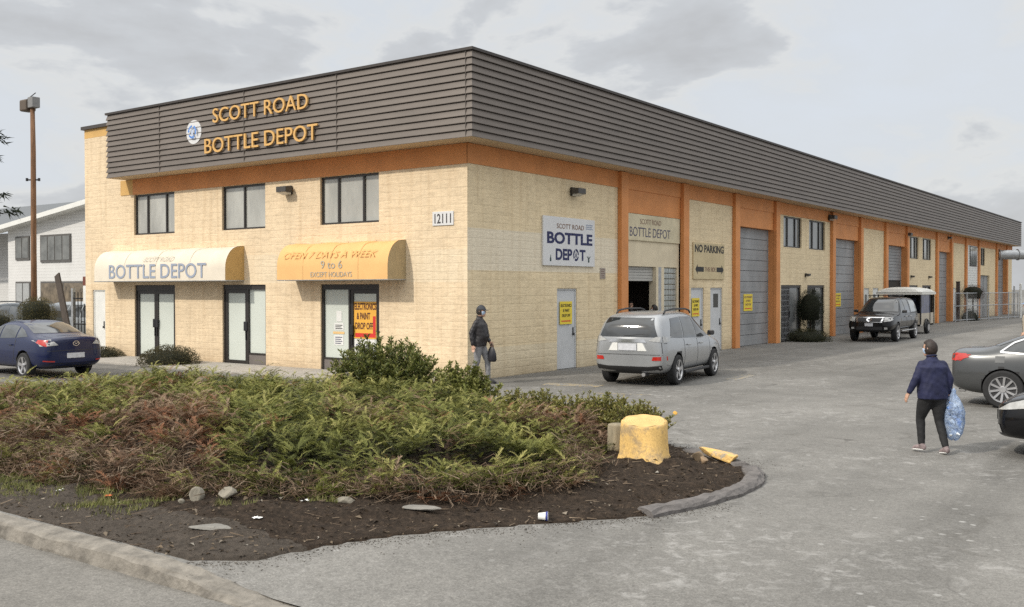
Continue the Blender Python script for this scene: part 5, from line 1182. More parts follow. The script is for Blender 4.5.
# pull the outermost grid points on to the outline
Zs = soil_h(X, Y); ids = -np.ones(X.shape, int); keep = IN.copy()
for dx, dy in ((1, 0), (-1, 0), (0, 1), (0, -1), (1, 1), (-1, -1), (1, -1), (-1, 1)): keep |= np.roll(np.roll(IN, dx, 1), dy, 0)
P = []
for j, i in zip(*np.nonzero(keep)):
    x, y, z = X[j, i], Y[j, i], Zs[j, i]
    if not IN[j, i]:
        best = None
        for k in range(len(ISL)):
            a = np.array(ISL[k]); q = np.array(ISL[(k + 1) % len(ISL)]); ab = q - a; tt = np.clip(((x - a[0]) * ab[0] + (y - a[1]) * ab[1]) / (ab @ ab), 0, 1); p = a + ab * tt; dd = np.hypot(*(p - (x, y)))
            if best is None or dd < best[0]: best = (dd, p)
        x, y = best[1]; z = -.09
    ids[j, i] = len(P); P.append((float(x), float(y), float(z)))
F = [(int(ids[j, i]), int(ids[j, i + 1]), int(ids[j + 1, i + 1]), int(ids[j + 1, i])) for j in range(X.shape[0] - 1) for i in range(X.shape[1] - 1) if min(ids[j, i], ids[j, i + 1], ids[j + 1, i + 1], ids[j + 1, i]) >= 0]
mb = MB(); mb.v = P; mb.f = F; tag(mb.build('soil', m_soil, smooth=True), kind='structure')

# kerb hooped round the tip, dark worn asphalt
kp = [(11.38, -11.12), (11.55, -10.6), (11.68, -10.0), (11.73, -9.5), (11.72, -9.0), (11.64, -8.6), (11.5, -8.2), (11.27, -7.83)]
fine = []
for a, b_ in zip(kp, kp[1:]):
    for i in range(4): fine.append((a[0] + (b_[0] - a[0]) * i / 4, a[1] + (b_[1] - a[1]) * i / 4, 1, 0))
fine.append((*kp[-1], 1, 0))
tag(sweep(fine, [(-.03, -.16), (-.02, .04), (.01, .06), (.05, .085), (.2, .075), (.24, .045), (.25, -.16)], 'island_kerb', M('asphalt_kerb', (.125, .115, .11), .92, var=.35, scale=7, bmp=.7, bscale=28), .035, False), kind='structure')
tag(sweep([(11.05, -7.62, 1, 0), (10.8, -7.4, 1, 0), (10.5, -7.2, 1, 0), (10.15, -7.0, 1, 0), (9.85, -6.85, 1, 0)], [(-.05, -.1), (-.03, .02), (.04, .06), (.2, .05), (.26, -.1)], 'island_kerb', M('asphalt_kerb', (.125, .115, .11), .92), .03, True), kind='structure')

# junipers: thousands of feathery sprays over a bank of dead twigs
def spray_proto(n, rng):
    """one feathery juniper plume along +x, length 1: a drooping stem beset with short fine needles"""
    out = np.zeros((n, 3, 3)); arch = rng.uniform(.05, .22); bend = rng.uniform(-.18, .18)
    for i in range(n):
        s = (i + rng.random()) / n; base = np.array([s, bend * s * s, arch * math.sin(s * PI * .85)]); l = (.26 - .15 * s) * rng.uniform(.7, 1.3)
        a = (-1) ** i * rng.uniform(.35, .95) * (1.1 - .5 * s); el = rng.uniform(-.1, .6); d = np.array([math.cos(a) * math.cos(el), math.sin(a) * math.cos(el), math.sin(el)]); w = rng.uniform(.012, .022)
        sd = np.array([-math.sin(a), math.cos(a), rng.uniform(-.35, .35)]); sd /= np.linalg.norm(sd); out[i] = [base - sd * w, base + sd * w, base + d * l]
    return out
def scatter(P, yaw, pitch, size, protos, rng):
    """place random prototypes: returns (N*n,3,3) and source index"""
    N = len(P); k = rng.integers(0, len(protos), N); A = np.stack(protos)[k]            # N,n,3,3
    cy, sy, cp, sp_ = np.cos(yaw), np.sin(yaw), np.cos(pitch), np.sin(pitch); z = np.zeros(N); o = np.ones(N)
    Rm = np.stack([np.stack([cy * cp, -sy, -cy * sp_], -1), np.stack([sy * cp, cy, -sy * sp_], -1), np.stack([sp_, z, cp], -1)], -2)
    B = np.einsum('nij,nmkj->nmki', Rm, A) * size[:, None, None, None] + P[:, None, None, :]
    return B.reshape(-1, 3, 3), np.repeat(np.arange(N), A.shape[1])
def veg_h(x, y):
    d = edge_dist(x, y, VEG); k = np.clip(d / np.where(y < -9.5, 2.1, .85), 0, 1) ** .7
    back = np.clip((y + 15.2) / 9, 0, 1)
    low = 1 - .42 * np.clip((x - 5.6) / 1.5, 0, 1) * np.clip((y + 8.8) / 1.2, 0, 1) - .25 * np.clip((-1.5 - x) / 2.5, 0, 1) - .18 * np.clip((y + 7.2) / 1.0, 0, 1) * (x < 5.6)
    return .10 + low * k * (.56 + .12 * vnoise(x * .9, y * .9, .7) + .20 * vnoise(x * 2.1, y * 2.3, 2.2) - .03 * back) + .085 * vnoise(x * 4.5, y * 4.7, .3) * k
def colz(u, pal): pal = np.array(pal); i = np.clip(u * (len(pal) - 1), 0, len(pal) - 1.001); f0 = i.astype(int); fr = (i - f0)[:, None]; return pal[f0] * (1 - fr) + pal[f0 + 1] * fr
m_jun = leafmat('juniper_foliage', .18, .75)
def rand_in(poly, N, rng, xmin=-17):
    out = []
    x0 = max(xmin, min(p[0] for p in poly)); x1 = max(p[0] for p in poly); y0 = min(p[1] for p in poly); y1 = max(p[1] for p in poly)
    while sum(len(o) for o in out) < N:
        q = np.stack([rng.uniform(x0, x1, N), rng.uniform(y0, y1, N)], 1); out.append(q[inside(q[:, 0], q[:, 1], poly)])
    return np.concatenate(out)[:N]
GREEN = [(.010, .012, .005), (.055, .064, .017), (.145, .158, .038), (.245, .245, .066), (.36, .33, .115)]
BROWN = [(.055, .034, .022), (.145, .086, .052), (.225, .142, .088), (.29, .205, .135)]
RUST = [(.13, .055, .028), (.22, .095, .045), (.28, .14, .075)]
def dead_mask(x, y):
    n = vnoise(x * .75 + .4, y * .85 + 1.1, 1.7) + .5 * vnoise(x * 2.2, y * 2.4, .2)
    front = np.exp(-((y + 12.6 + .0 * x) / .9) ** 2) * (x < 6.5)          # the browned bank facing the road
    pat = 1.3 * np.exp(-(((x - 7.9) / 1.0) ** 2 + ((y + 7.9) / .8) ** 2)) + .8 * np.exp(-(((x - 3.2) / 1.6) ** 2 + ((y + 11.2) / .6) ** 2))
    return n * .85 + front * .9 + pat + .75 * np.exp(-(((x - 2.2) / 1.9) ** 2 + ((y + 10.6) / .55) ** 2)) + .5 * np.exp(-(((x - 5.5) / 1.2) ** 2 + ((y + 9.6) / .45) ** 2))
r1 = np.random.default_rng(5)
protos = [spray_proto(40, r1) for _ in range(16)]
def junipers(NC, xmin, per):
    """clumps of short feathery sprays; each clump has its own tint, its heart darkened by shade put into the colour"""
    q = rand_in(VEG, NC, r1, xmin); d = edge_dist(q[:, 0], q[:, 1], VEG); q = q[d > .10 + .24 * vnoise(q[:, 0] * 1.6, q[:, 1] * 1.7, 2.9)]; NC = len(q); cx, cy = q.T
    dc = edge_dist(cx, cy, VEG); rad = r1.uniform(.13, .27, NC); fade = r1.uniform(0, 1, NC); yaw0 = r1.uniform(-PI, PI, NC)
    dmc = dead_mask(cx, cy) + r1.normal(0, .26, NC) + np.clip((np.where(cx > 6.3, .42, 1.0) + .55 * vnoise(cx * 1.15, cy * 1.3, 6.1) - dc) / .55, 0, 1) * 1.05 * (r1.random(NC) < .9) * (cy < -8.4)
    uc = .50 + .22 * vnoise(cx * 1.1, cy * 1.2, 3.3) + .24 * vnoise(cx * 2.1, cy * 2.3, 2.2) + r1.normal(0, .10, NC); rust = (dmc > .62) & ((vnoise(cx * 2.7, cy * 2.9, 5) > .42) | (r1.random(NC) < .10))  # tint follows the mounds: hollows coloured darker, as if shaded
    N = NC * per; ci = np.repeat(np.arange(NC), per); e = .06
    a = r1.uniform(-PI, PI, N); rr = np.sqrt(r1.random(N)) * rad[ci]; x = cx[ci] + rr * np.cos(a) * .75; y = cy[ci] + rr * np.sin(a) * .75; up = np.sqrt(np.clip(1 - (rr / rad[ci]) ** 2, 0, 1))
    lay = r1.beta(1.4, 1.2, N); h = veg_h(x, y) * (.85 + .18 * fade[ci]); z = soil_h(x, y) * .6 + h - .24 + .27 * up * lay * (rad[ci] / .2) ; z = np.maximum(z, soil_h(x, y) + .02)
    sink = np.where(r1.random(N) < .28, r1.uniform(.05, .3, N) * np.clip(h / .5, 0, 1), 0); z = np.maximum(z - sink, soil_h(x, y) + .01)
    gx = (veg_h(x + e, y) - veg_h(x - e, y)) / (2 * e); gy = (veg_h(x, y + e) - veg_h(x, y - e)) / (2 * e); tilt = np.clip(np.hypot(gx, gy), 0, 1)
    yaw = np.where(r1.random(N) < .35 + .4 * tilt, np.arctan2(-gy, -gx) + r1.normal(0, .8, N), yaw0[ci] + r1.normal(0, .55, N)); pitch = r1.uniform(-.12, .32, N) + .15 * up; size = r1.uniform(.14, .31, N)
    T_, idx = scatter(np.stack([x, y, z], 1), yaw, pitch, size, protos, r1)
    u = np.clip(.04 + uc[ci] + .62 * (lay * up - .42) - sink * 3.2 + r1.normal(0, .08, N), 0, 1); c = colz(u, GREEN); dead = dmc[ci] + r1.normal(0, .07, N) > .72  # shade painted into the foliage: sunken sprays darker, high ones lighter
    c = np.where(dead[:, None], colz(np.clip(u + .12, 0, 1), BROWN), c); c = np.where((rust[ci] & (r1.random(N) < .8))[:, None], colz(u, RUST), c)
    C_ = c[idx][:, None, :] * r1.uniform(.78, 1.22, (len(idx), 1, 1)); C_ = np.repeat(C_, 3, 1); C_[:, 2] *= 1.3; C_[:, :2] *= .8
    return T_, C_
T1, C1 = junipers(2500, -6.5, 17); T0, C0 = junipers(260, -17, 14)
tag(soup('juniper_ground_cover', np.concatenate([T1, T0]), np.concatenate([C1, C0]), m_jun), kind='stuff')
# bare dead branches on the steep bank facing the road
def twigs(N):
    q = rand_in(VEG, N * 6, r1, -4); d = edge_dist(q[:, 0], q[:, 1], VEG); q = q[(d < np.where(q[:, 0] > 6.3, .5, 1.05)) & (q[:, 1] < -8.2)][:N]; N = len(q)
    x, y = q.T; z = soil_h(x, y) + r1.uniform(.0, .42, N) * np.clip(.3 + edge_dist(x, y, VEG), .3, 1)
    a = r1.uniform(-PI, PI, N); out_ = np.arctan2(-(y + 9.5) * 0 - 1, .35 * np.ones(N)); a = np.where(r1.random(N) < .6, out_ + r1.normal(0, .9, N), a); el = r1.normal(.05, .4, N); L = r1.uniform(.07, .27, N)
    dv_ = np.stack([np.cos(a) * np.cos(el), np.sin(a) * np.cos(el), np.sin(el)], 1); sd = np.cross(dv_, r1.normal(0, 1, (N, 3))); sd = unit(sd) * r1.uniform(.002, .007, N)[:, None]; p = np.stack([x, y, z], 1)
    bend = r1.normal(0, .05, (N, 3)); mid = p + dv_ * L[:, None] * .5 + bend; e = p + dv_ * L[:, None]
    T_ = np.concatenate([np.stack([p - sd, p + sd, mid + sd, mid - sd], 1), np.stack([mid - sd, mid + sd, e + sd * .3, e - sd * .3], 1)])
    c = colz(r1.random(N), [(.055, .037, .026), (.13, .083, .052), (.21, .145, .095), (.28, .215, .155)]); return T_, np.repeat(np.concatenate([c, c])[:, None, :], 4, 1)
T_, C_ = twigs(11000); tag(soup('dead_twigs', T_, C_, m_jun), kind='stuff')
# litter of bark, needles and grit on the soil
def chips(N, poly, s0, s1, pal, xmin=-2):
    q = rand_in(poly, N, r1, xmin); x, y = q.T; z = soil_h(x, y) + .004; s = r1.uniform(s0, s1, N) ** 1.0; a = r1.uniform(0, PI, N)
    u = np.stack([np.cos(a), np.sin(a), r1.normal(0, .25, N)], 1) * s[:, None]; w = np.stack([-np.sin(a), np.cos(a), r1.normal(0, .3, N)], 1) * (s * r1.uniform(.25, .8, N))[:, None]; p = np.stack([x, y, z], 1); up3 = np.array([0, 0, 1.]) * (s * .35)[:, None]
    T_ = np.stack([p - u, p - w * .8 + up3, p + u * .9, p + w + up3 * .6], 1); c = colz(r1.random(N), pal); return T_, np.repeat(c[:, None, :], 4, 1)
TA, CA = chips(15000, ISL, .008, .034, [(.018, .013, .01), (.05, .035, .022), (.11, .078, .05), (.2, .155, .105)]); TB, CB = chips(700, ISL, .015, .05, [(.16, .12, .08), (.27, .23, .18), (.40, .37, .32)])
q = rand_in(ISL, 1300, r1, -2); q = q[~inside(q[:, 0], q[:, 1], VEG)]; n_ = len(q); z = soil_h(q[:, 0], q[:, 1]) + .012; a = r1.uniform(0, PI, n_); L = r1.uniform(.03, .11, n_)
u = np.stack([np.cos(a), np.sin(a), r1.normal(0, .12, n_)], 1) * L[:, None]; w = np.stack([-np.sin(a), np.cos(a), .6 + 0 * a], 1) * r1.uniform(.003, .007, n_)[:, None]; p = np.concatenate([q, z[:, None]], 1)
TC = np.stack([p - u - w, p - u + w, p + u + w * .5, p + u - w * .5], 1); CC_ = np.repeat(colz(r1.random(n_), [(.05, .035, .025), (.14, .10, .065), (.26, .20, .14)])[:, None, :], 4, 1)
tag(soup('soil_litter', np.concatenate([TA, TB, TC]), np.concatenate([CA, CB, CC_]), m_jun), kind='stuff')
# soil and grit spilled on to the asphalt round the island
n_ = 3600; k = r1.integers(12, 21, n_); tt = r1.random(n_); pa = np.array(ISL)[k]; pb = np.array(ISL)[(k + 1) % len(ISL)]; k0 = r1.integers(2, 9, n_ // 2); pa[: n_ // 2] = np.array(ISL)[k0]; pb[: n_ // 2] = np.array(ISL)[k0 + 1]
ab = pb - pa; nrm = unit(np.stack([ab[:, 1], -ab[:, 0]], 1)); q = pa + ab * tt[:, None] + nrm * (r1.exponential(.13, n_) * (1 + .6 * vnoise(pa[:, 0] * 2 + tt * 3, pa[:, 1] * 2)))[:, None]
z = np.array([lot_h(a, b_) for a, b_ in q]) + .002; s_ = r1.uniform(.003, .011, n_); a = r1.uniform(0, PI, n_); u = np.stack([np.cos(a), np.sin(a), 0 * a], 1) * s_[:, None]; w = np.stack([-np.sin(a), np.cos(a), 0 * a], 1) * (s_ * .6)[:, None]; p = np.concatenate([q, z[:, None]], 1); up3 = np.array([0, 0, 1.]) * (s_ * .5)[:, None]
tag(soup('spilled_soil', np.stack([p - u, p - w + up3, p + u, p + w + up3], 1), np.repeat(colz(r1.random(n_), [(.03, .022, .016), (.07, .052, .036), (.13, .10, .07)])[:, None, :], 4, 1), m_jun), kind='stuff')
# mossy grass at the foot of the bank
def grass(N):
    x = r1.uniform(-3, 8.6, N * 3); y = -14.25 + .22 * vnoise(x * 1.2, x * .3) + r1.normal(0, .26, N * 3); y = np.where(x > 6.2, y + (x - 6.2) * .5, y)
    k = (vnoise(x * 1.7, y * 2.5, 4) + np.where(x > 6.8, -.5, .25) > .0) & inside(x, y, ISL); x, y = x[k][:N], y[k][:N]; N = len(x); z = soil_h(x, y)
    a = r1.uniform(0, 2 * PI, N); L = r1.uniform(.03, .085, N); tip = np.stack([np.cos(a) * L * .6, np.sin(a) * L * .6, L], 1); s = np.stack([-np.sin(a), np.cos(a), 0 * a], 1) * .005; p = np.stack([x, y, z], 1)
    c = colz(r1.random(N), [(.10, .12, .03), (.17, .18, .05), (.27, .24, .11)]); return np.stack([p - s, p + s, p + tip], 1), np.repeat(c[:, None, :], 3, 1)
T_, C_ = grass(11000); tag(soup('grass', T_, C_, m_jun), kind='stuff')

# leafy shrubs
m_leaf = leafmat('shrub_leaf', .22, .42)
def leaves(P, D, L, W, pal, rng, fold=.25, u=None):
    """small folded leaves at P pointing along D"""
    N = len(P); D = unit(D); S_ = unit(np.cross(D, rng.normal(0, 1, (N, 3)))); Nn = np.cross(S_, D); L = L[:, None]; W = W[:, None]
    a = P; m1 = P + D * L * .5 + S_ * W + Nn * W * fold; m2 = P + D * L * .5 - S_ * W + Nn * W * fold; e = P + D * L
    T_ = np.concatenate([np.stack([a, m1, e], 1), np.stack([a, e, m2], 1)]); u = rng.random(N) if u is None else u; c = colz(u, pal); return T_, np.repeat(np.concatenate([c, c])[:, None, :], 3, 1)
LEAFPAL = [(.018, .028, .010), (.06, .08, .022), (.12, .145, .038), (.20, .21, .06), (.30, .28, .10)]
def stem_shrub(name, label, c, rx, ry, h, nstem, per, pal, seed, L=(.07, .12), W=(.012, .02), group=None, z0=None):
    rng = np.random.default_rng(seed); g0 = soilz(*c) if z0 is None else z0
    root = thing(name, label, 'shrub', (c[0], c[1], g0), group=group); st = MB(); TT = []; CC = []
    for i in range(nstem):
        a = rng.uniform(0, 2 * PI); r = math.sqrt(rng.random()); bx_, by_ = r * rx * .45 * math.cos(a), r * ry * .45 * math.sin(a); ex, ey = r * rx * math.cos(a) + rng.normal(0, .06), r * ry * math.sin(a) + rng.normal(0, .06); hh = h * (1 - .5 * r * r) * rng.uniform(.72, 1.06)
        p0 = np.array([bx_, by_, 0]); p1 = np.array([(bx_ + ex) / 2, (by_ + ey) / 2, hh * .55]); p2 = np.array([ex, ey, hh])
        st.tube([tuple(p0), tuple(p1), tuple(p2)], [.012, .008, .003], 5)
        tt = rng.beta(2.2, 1.0, per); pos = ((1 - tt) ** 2)[:, None] * p0 + (2 * tt * (1 - tt))[:, None] * p1 + (tt ** 2)[:, None] * p2
        ang = rng.uniform(0, 2 * PI, per); d = np.stack([np.cos(ang), np.sin(ang), rng.uniform(.3, 1.5, per)], 1); T_, C_ = leaves(pos, d, rng.uniform(*L, per), rng.uniform(*W, per), pal, rng, u=np.clip(tt * .62 + rng.normal(.05, .18, per) - .1 * (r < .4), 0, 1)); TT.append(T_); CC.append(C_)
    st.build('stems', M('shrub_bark', (.07, .05, .035), .9), root); soup('foliage', np.concatenate(TT), np.concatenate(CC), m_leaf, root); return root
stem_shrub('leafy_shrub', 'tall dark green upright shrub, tallest in the planted island', (2.05, -5.4), 1.45, .85, 1.5, 230, 66, LEAFPAL, 21)
stem_shrub('leafy_shrub', 'yellow green upright shrub in front of the walking man', (4.45, -5.75), .8, .5, 1.02, 130, 58, [(.05, .065, .018), (.12, .14, .035), (.21, .22, .06), (.3, .29, .10)], 22, L=(.06, .10))
stem_shrub('leafy_shrub', 'loose feathery green shrub standing out of the junipers left of the tall one', (.9, -8.6), .8, .6, .82, 90, 42, [(.04, .06, .016), (.09, .115, .03), (.15, .165, .05), (.2, .2, .08)], 23, L=(.06, .12), W=(.004, .008))
for i, (x, y, h_, lab) in enumerate(((6.2, -6.55, .55, 'low leafy shrub, first of the clipped row beside the junipers'), (7.0, -6.75, .56, 'low leafy shrub, second of the clipped row beside the junipers'), (7.8, -6.9, .6, 'low leafy shrub in the middle of the clipped row, nearer the stump'), (8.5, -7.1, .60, 'low leafy shrub, last but one in the clipped row by the stump'), (9.1, -7.4, .55, 'low leafy shrub at the open end of the row, next to the stump'))):
    stem_shrub('clipped_shrub', lab, (x, y), .58, .45, h_ * 1.2, 140, 44, [(.06, .07, .02), (.14, .15, .04), (.24, .225, .065), (.32, .26, .10)], 30 + i, L=(.035, .07), W=(.008, .014), group='clipped shrubs along the back of the island')
def dome_shrub(name, label, c, r, h, n, pal, seed, trunk=0, group=None, z0=0, full=False):
    rng = np.random.default_rng(seed); root = thing(name, label, 'shrub', (c[0], c[1], z0), group=group)
    d = unit(rng.normal(0, 1, (n, 3)));
    if not full: d[:, 2] = np.abs(d[:, 2])
    rr = rng.beta(6, 1.1, n)[:, None] * (1 + .10 * vnoise(d[:, 0] * 3.1, d[:, 1] * 3.3 + d[:, 2] * 2, seed)[:, None]); P = d * rr * np.array([r, r, h]); P[:, 2] += trunk
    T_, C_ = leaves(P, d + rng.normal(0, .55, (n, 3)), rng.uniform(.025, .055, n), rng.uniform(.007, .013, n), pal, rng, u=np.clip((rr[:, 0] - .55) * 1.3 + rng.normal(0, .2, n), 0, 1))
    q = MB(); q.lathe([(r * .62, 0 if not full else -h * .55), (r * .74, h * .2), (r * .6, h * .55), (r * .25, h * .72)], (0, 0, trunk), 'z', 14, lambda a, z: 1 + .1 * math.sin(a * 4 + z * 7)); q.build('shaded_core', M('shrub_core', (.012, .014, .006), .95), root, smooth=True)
    if trunk: s_ = MB(); s_.tube([(0, 0, 0), (.02, 0, trunk * .5), (0, 0, trunk)], [.055, .045, .045], 8); s_.build('trunk', M('shrub_bark', (.07, .05, .035), .9), root)
    soup('foliage', T_, C_, m_leaf, root); return root
DPAL = [(.03, .026, .014), (.07, .064, .03), (.12, .108, .054), (.18, .155, .09)]
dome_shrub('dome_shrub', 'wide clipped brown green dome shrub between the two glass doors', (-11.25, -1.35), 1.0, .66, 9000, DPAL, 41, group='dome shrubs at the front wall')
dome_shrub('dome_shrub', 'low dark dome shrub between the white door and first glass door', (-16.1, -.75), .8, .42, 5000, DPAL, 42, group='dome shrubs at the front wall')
dome_shrub('ball_topiary', 'round brown green ball shrub on a stem behind the blue saloon', (-18.7, -1.7), .66, .64, 7000, [(.03, .03, .01), (.075, .07, .022), (.13, .11, .04), (.18, .14, .06)], 43, trunk=1.55, full=True)
dome_shrub('ball_topiary', 'round green bush at the left edge behind the blue saloon roof', (-20.3, -2.4), .75, .66, 5500, [(.03, .03, .01), (.075, .07, .022), (.13, .11, .04), (.18, .14, .06)], 44, trunk=1.05, full=True)
dome_shrub('egg_topiary', 'dark egg shaped clipped shrub standing between the pair of shop doors', (.55, 25.3), .62, .95, 9000, [(.007, .010, .005), (.016, .022, .009), (.03, .038, .014), (.05, .055, .022)], 45, trunk=1.5, full=True)
dome_shrub('low_shrub', 'low spreading dark shrub under the egg shaped topiary', (.62, 24.6), 1.15, .6, 7000, [(.012, .014, .006), (.03, .035, .012), (.06, .06, .02), (.09, .07, .03)], 46)
dome_shrub('cloud_topiary', 'reddish brown cloud pruned tree behind the far fence', (.9, 60.5), .85, .72, 4000, [(.04, .025, .02), (.10, .06, .045), (.17, .11, .08)], 47, trunk=2.05, full=True)
dome_shrub('low_shrub', 'small dark clipped box shrub below the cloud pruned tree', (.8, 60.0), .75, 1.0, 3000, [(.008, .010, .005), (.02, .026, .01), (.035, .04, .015)], 48)

# painted stump, its grey neighbour, kerb stone, rocks and litter
st_ = thing('tree_stump', 'big cut tree stump with yellow painted sides at the tip of the island', 'stump', (9.98, -8.68, soilz(9.98, -8.68) - .08))
TILT = lambda x, y, z: .16 * max(0, z) / .588 * (.47 * x - .88 * y)
q = MB(); NS = 44; prof = [(.45, -.08), (.385, .05), (.345, .15), (.338, .28), (.33, .42), (.325, .56), (.317, .582), (.30, .588)]; vs = []
for r_, z in prof:
    for k in range(NS):
        a = 2 * PI * k / NS; fl = max(0, .5 - z) / .5; w_ = (1 + .62 * (math.cos(PI / 8) / math.cos((a + .25 * z) % (PI / 4) - PI / 8) - 1)) + .55 * fl * max(0, math.cos(a + .75)) ** 6 + .22 * fl * max(0, math.cos(a - 2.6)) ** 4 + .03 * math.sin(5 * a + z * 2) * (.3 + fl) + .012 * math.sin(19 * a + z * 5); vs.append((r_ * w_ * math.cos(a), r_ * w_ * math.sin(a), z - TILT(r_ * math.cos(a), r_ * math.sin(a), z)))
q.v = vs; q.f = [(i * NS + k, i * NS + (k + 1) % NS, (i + 1) * NS + (k + 1) % NS, (i + 1) * NS + k) for i in range(len(prof) - 1) for k in range(NS)]
q.build('bark', worn_paint('yellow_paint_on_bark', (.66, .43, .15), (.38, .27, .14), .55, 4), st_, smooth=True)
m, t, b = nt('cut_wood'); v = coords(t); wv = nd(t, 'ShaderNodeTexWave', wave_type='RINGS', rings_direction='Z'); wv.inputs['Scale'].default_value = 9; wv.inputs['Distortion'].default_value = 3; t.links.new(v, wv.inputs['Vector'])
cc = mixc(t, 1, ramp(t, wv.outputs['Fac'], [(.2, (.60, .40, .15)), (.8, (.68, .47, .19))]), ramp(t, noise(t, v, 7, 5), [(.3, .8), (.7, 1.08)]), 'MULTIPLY'); t.links.new(cc, b.inputs['Base Color']); b.inputs['Roughness'].default_value = .85
q = MB(); q.v = [(vs[(len(prof) - 1) * NS + k][0], vs[(len(prof) - 1) * NS + k][1], .588 + .004 * math.sin(k) - TILT(vs[(len(prof) - 1) * NS + k][0], vs[(len(prof) - 1) * NS + k][1], .588)) for k in range(NS)] + [(.02, 0, .592)]; q.f = [(k, (k + 1) % NS, NS) for k in range(NS)]; q.build('cut_top', m, st_)
g2 = thing('tree_stump', 'small weathered grey post stump behind the yellow stump', 'stump', (9.42, -8.42, soilz(9.42, -8.42) - .12))
q = MB(); q.lathe([(.17, 0), (.15, .2), (.14, .50), (.13, .52), (.001, .525)], (0, 0, 0), 'z', 20, lambda a, z: 1 + .05 * math.sin(5 * a + z * 4)); q.build('bark', M('weathered_grey_wood', (.26, .22, .15), .9, var=.3, scale=4, stretch=(5, 5, .7), bmp=.5), g2, smooth=True)
def rock(name, label, c, dims, mat, seed, sink=.3, rz=0, cat='rock', flat=False, group=None):
    rng = np.random.default_rng(seed); bm = bmesh.new(); bmesh.ops.create_icosphere(bm, subdivisions=3, radius=1)
    dirs = unit(rng.normal(0, 1, (9, 3))); offs = rng.uniform(.45, .9, 9)
    for v in bm.verts:
        p = np.array(v.co)
        for d, o_ in zip(dirs, offs):
            k = p @ d
            if k > o_: p = p - d * (k - o_) * .9
        p *= 1 + .04 * math.sin(p[0] * 9 + seed) * math.sin(p[1] * 8)
        v.co = (p[0] * dims[0], p[1] * dims[1], p[2] * dims[2])
    me = bpy.data.meshes.new(name); bm.to_mesh(me); bm.free(); o = link(name, me, mat, None); z = soilz(*c) if c[0] < 11.6 else 0
    o.location = (c[0], c[1], z + dims[2] * (1 - 2 * sink)); o.rotation_euler = (0, 0, rz); return tag(o, label, cat, group)
m_rock = M('field_stone', (.22, .20, .16), .9, var=.3, scale=6, bmp=.5, bscale=20); m_slab = M('broken_slab', (.20, .19, .17), .92, var=.2, scale=5, bmp=.5, bscale=24)
rock('kerb_stone', 'yellow painted kerb stone lying at the back of the island tip', (10.52, -7.42), (.6, .15, .10), worn_paint('yellow_paint_on_stone', (.64, .41, .14), (.32, .28, .22), .57, 6), 3, .2, R(-31), 'kerb stone')
rock('rock', 'large pale boulder, right of the two at the foot of the bank', (7.35, -13.6), (.12, .09, .085), m_rock, 5, .25, .4)
rock('rock', 'smaller pale boulder, left of the two at the foot of the bank', (7.05, -13.78), (.09, .08, .10), m_rock, 6, .2, 1.2)
rock('rock', 'pale pebble just in front of the two boulders', (7.0, -13.95), (.04, .04, .035), m_rock, 7, .2)
rock('concrete_slab', 'flat broken piece of concrete lying in the dirt by the kerb', (8.15, -14.45), (.25, .13, .03), m_slab, 8, .3, R(35), 'slab')
rock('concrete_slab', 'flat grey strip of stone at the front edge of the soil', (9.35, -12.62), (.26, .06, .03), m_slab, 9, .3, R(22), 'slab')
rock('rock', 'pale flat stone in the debris below the bank, right of the boulders', (8.6, -13.0), (.12, .07, .05), m_rock, 10, .25, .6)
rock('rock', 'round brown stone in the dark soil near the yellow kerb stone', (10.72, -8.35), (.075, .07, .06), M('brown_stone', (.26, .18, .11), .9, var=.2), 11, .2)
rock('rock', 'tan lump of root in the soil between stump and kerb stone', (10.42, -7.9), (.09, .06, .08), M('root_wood', (.30, .22, .14), .9, var=.3), 12, .2, .8)
rock('paint_lump', 'small yellow lump on the asphalt behind the stump', (8.1, -3.95), (.05, .045, .04), M('yellow_lump', (.66, .38, .08), .8), 13, .2, 0, 'lump')
cp_ = thing('paper_cup', 'crushed white paper cup with blue rim lying on the soil edge', 'cup', (10.55, -12.0, soilz(10.55, -12.0) + .045), R(30))
q = MB(); q.lathe([(.032, -.05), (.045, .05), (.047, .055), (.043, .055), (.03, -.046)], (0, 0, 0), 'x', 18, lambda a, z: 1 + .06 * math.sin(2 * a)); q.build('cup_wall', m_white, cp_, smooth=True)
q = MB(); q.lathe([(.0465, .03), (.0485, .052)], (0, 0, 0), 'x', 18, lambda a, z: 1 + .06 * math.sin(2 * a)); q.build('blue_band', M('blue_band', (.02, .03, .20), .5), cp_)
def scrap(label, c, s, mat, seed, cat='litter', name='paper_scrap'):
    rng = np.random.default_rng(seed); n = 5; q = MB(); q.v = [((i - 2) * s / 4 + rng.normal(0, s * .05), (j - 2) * s / 5 + rng.normal(0, s * .05), abs(rng.normal(0, s * .12))) for j in range(n) for i in range(n)]; q.f = [(j * n + i, j * n + i + 1, (j + 1) * n + i + 1, (j + 1) * n + i) for j in range(4) for i in range(4)]
    o = q.build(name, mat); o.location = (*c, soilz(*c) + .01); o.rotation_euler = (0, 0, rng.uniform(0, 3)); return tag(o, label, cat)
scrap('crumpled white scrap on the soil below the green clump, right of centre', (10.15, -10.5), .09, m_paper, 2); scrap('small orange scrap in the grass at the foot of the bank', (5.9, -14.15), .08, M('orange_scrap', (.62, .16, .05), .7), 3); scrap('white scrap in the grass left of the orange scrap', (5.2, -14.35), .08, m_paper, 4); scrap('long white scrap at the far left of the grass strip', (3.6, -14.4), .10, m_paper, 5); scrap('pale scrap among the debris right of the boulders', (8.3, -13.3), .1, m_paper, 6); scrap('pale paper scrap in the dirt in front of the flat concrete slab', (8.35, -14.0), .08, m_paper, 8)
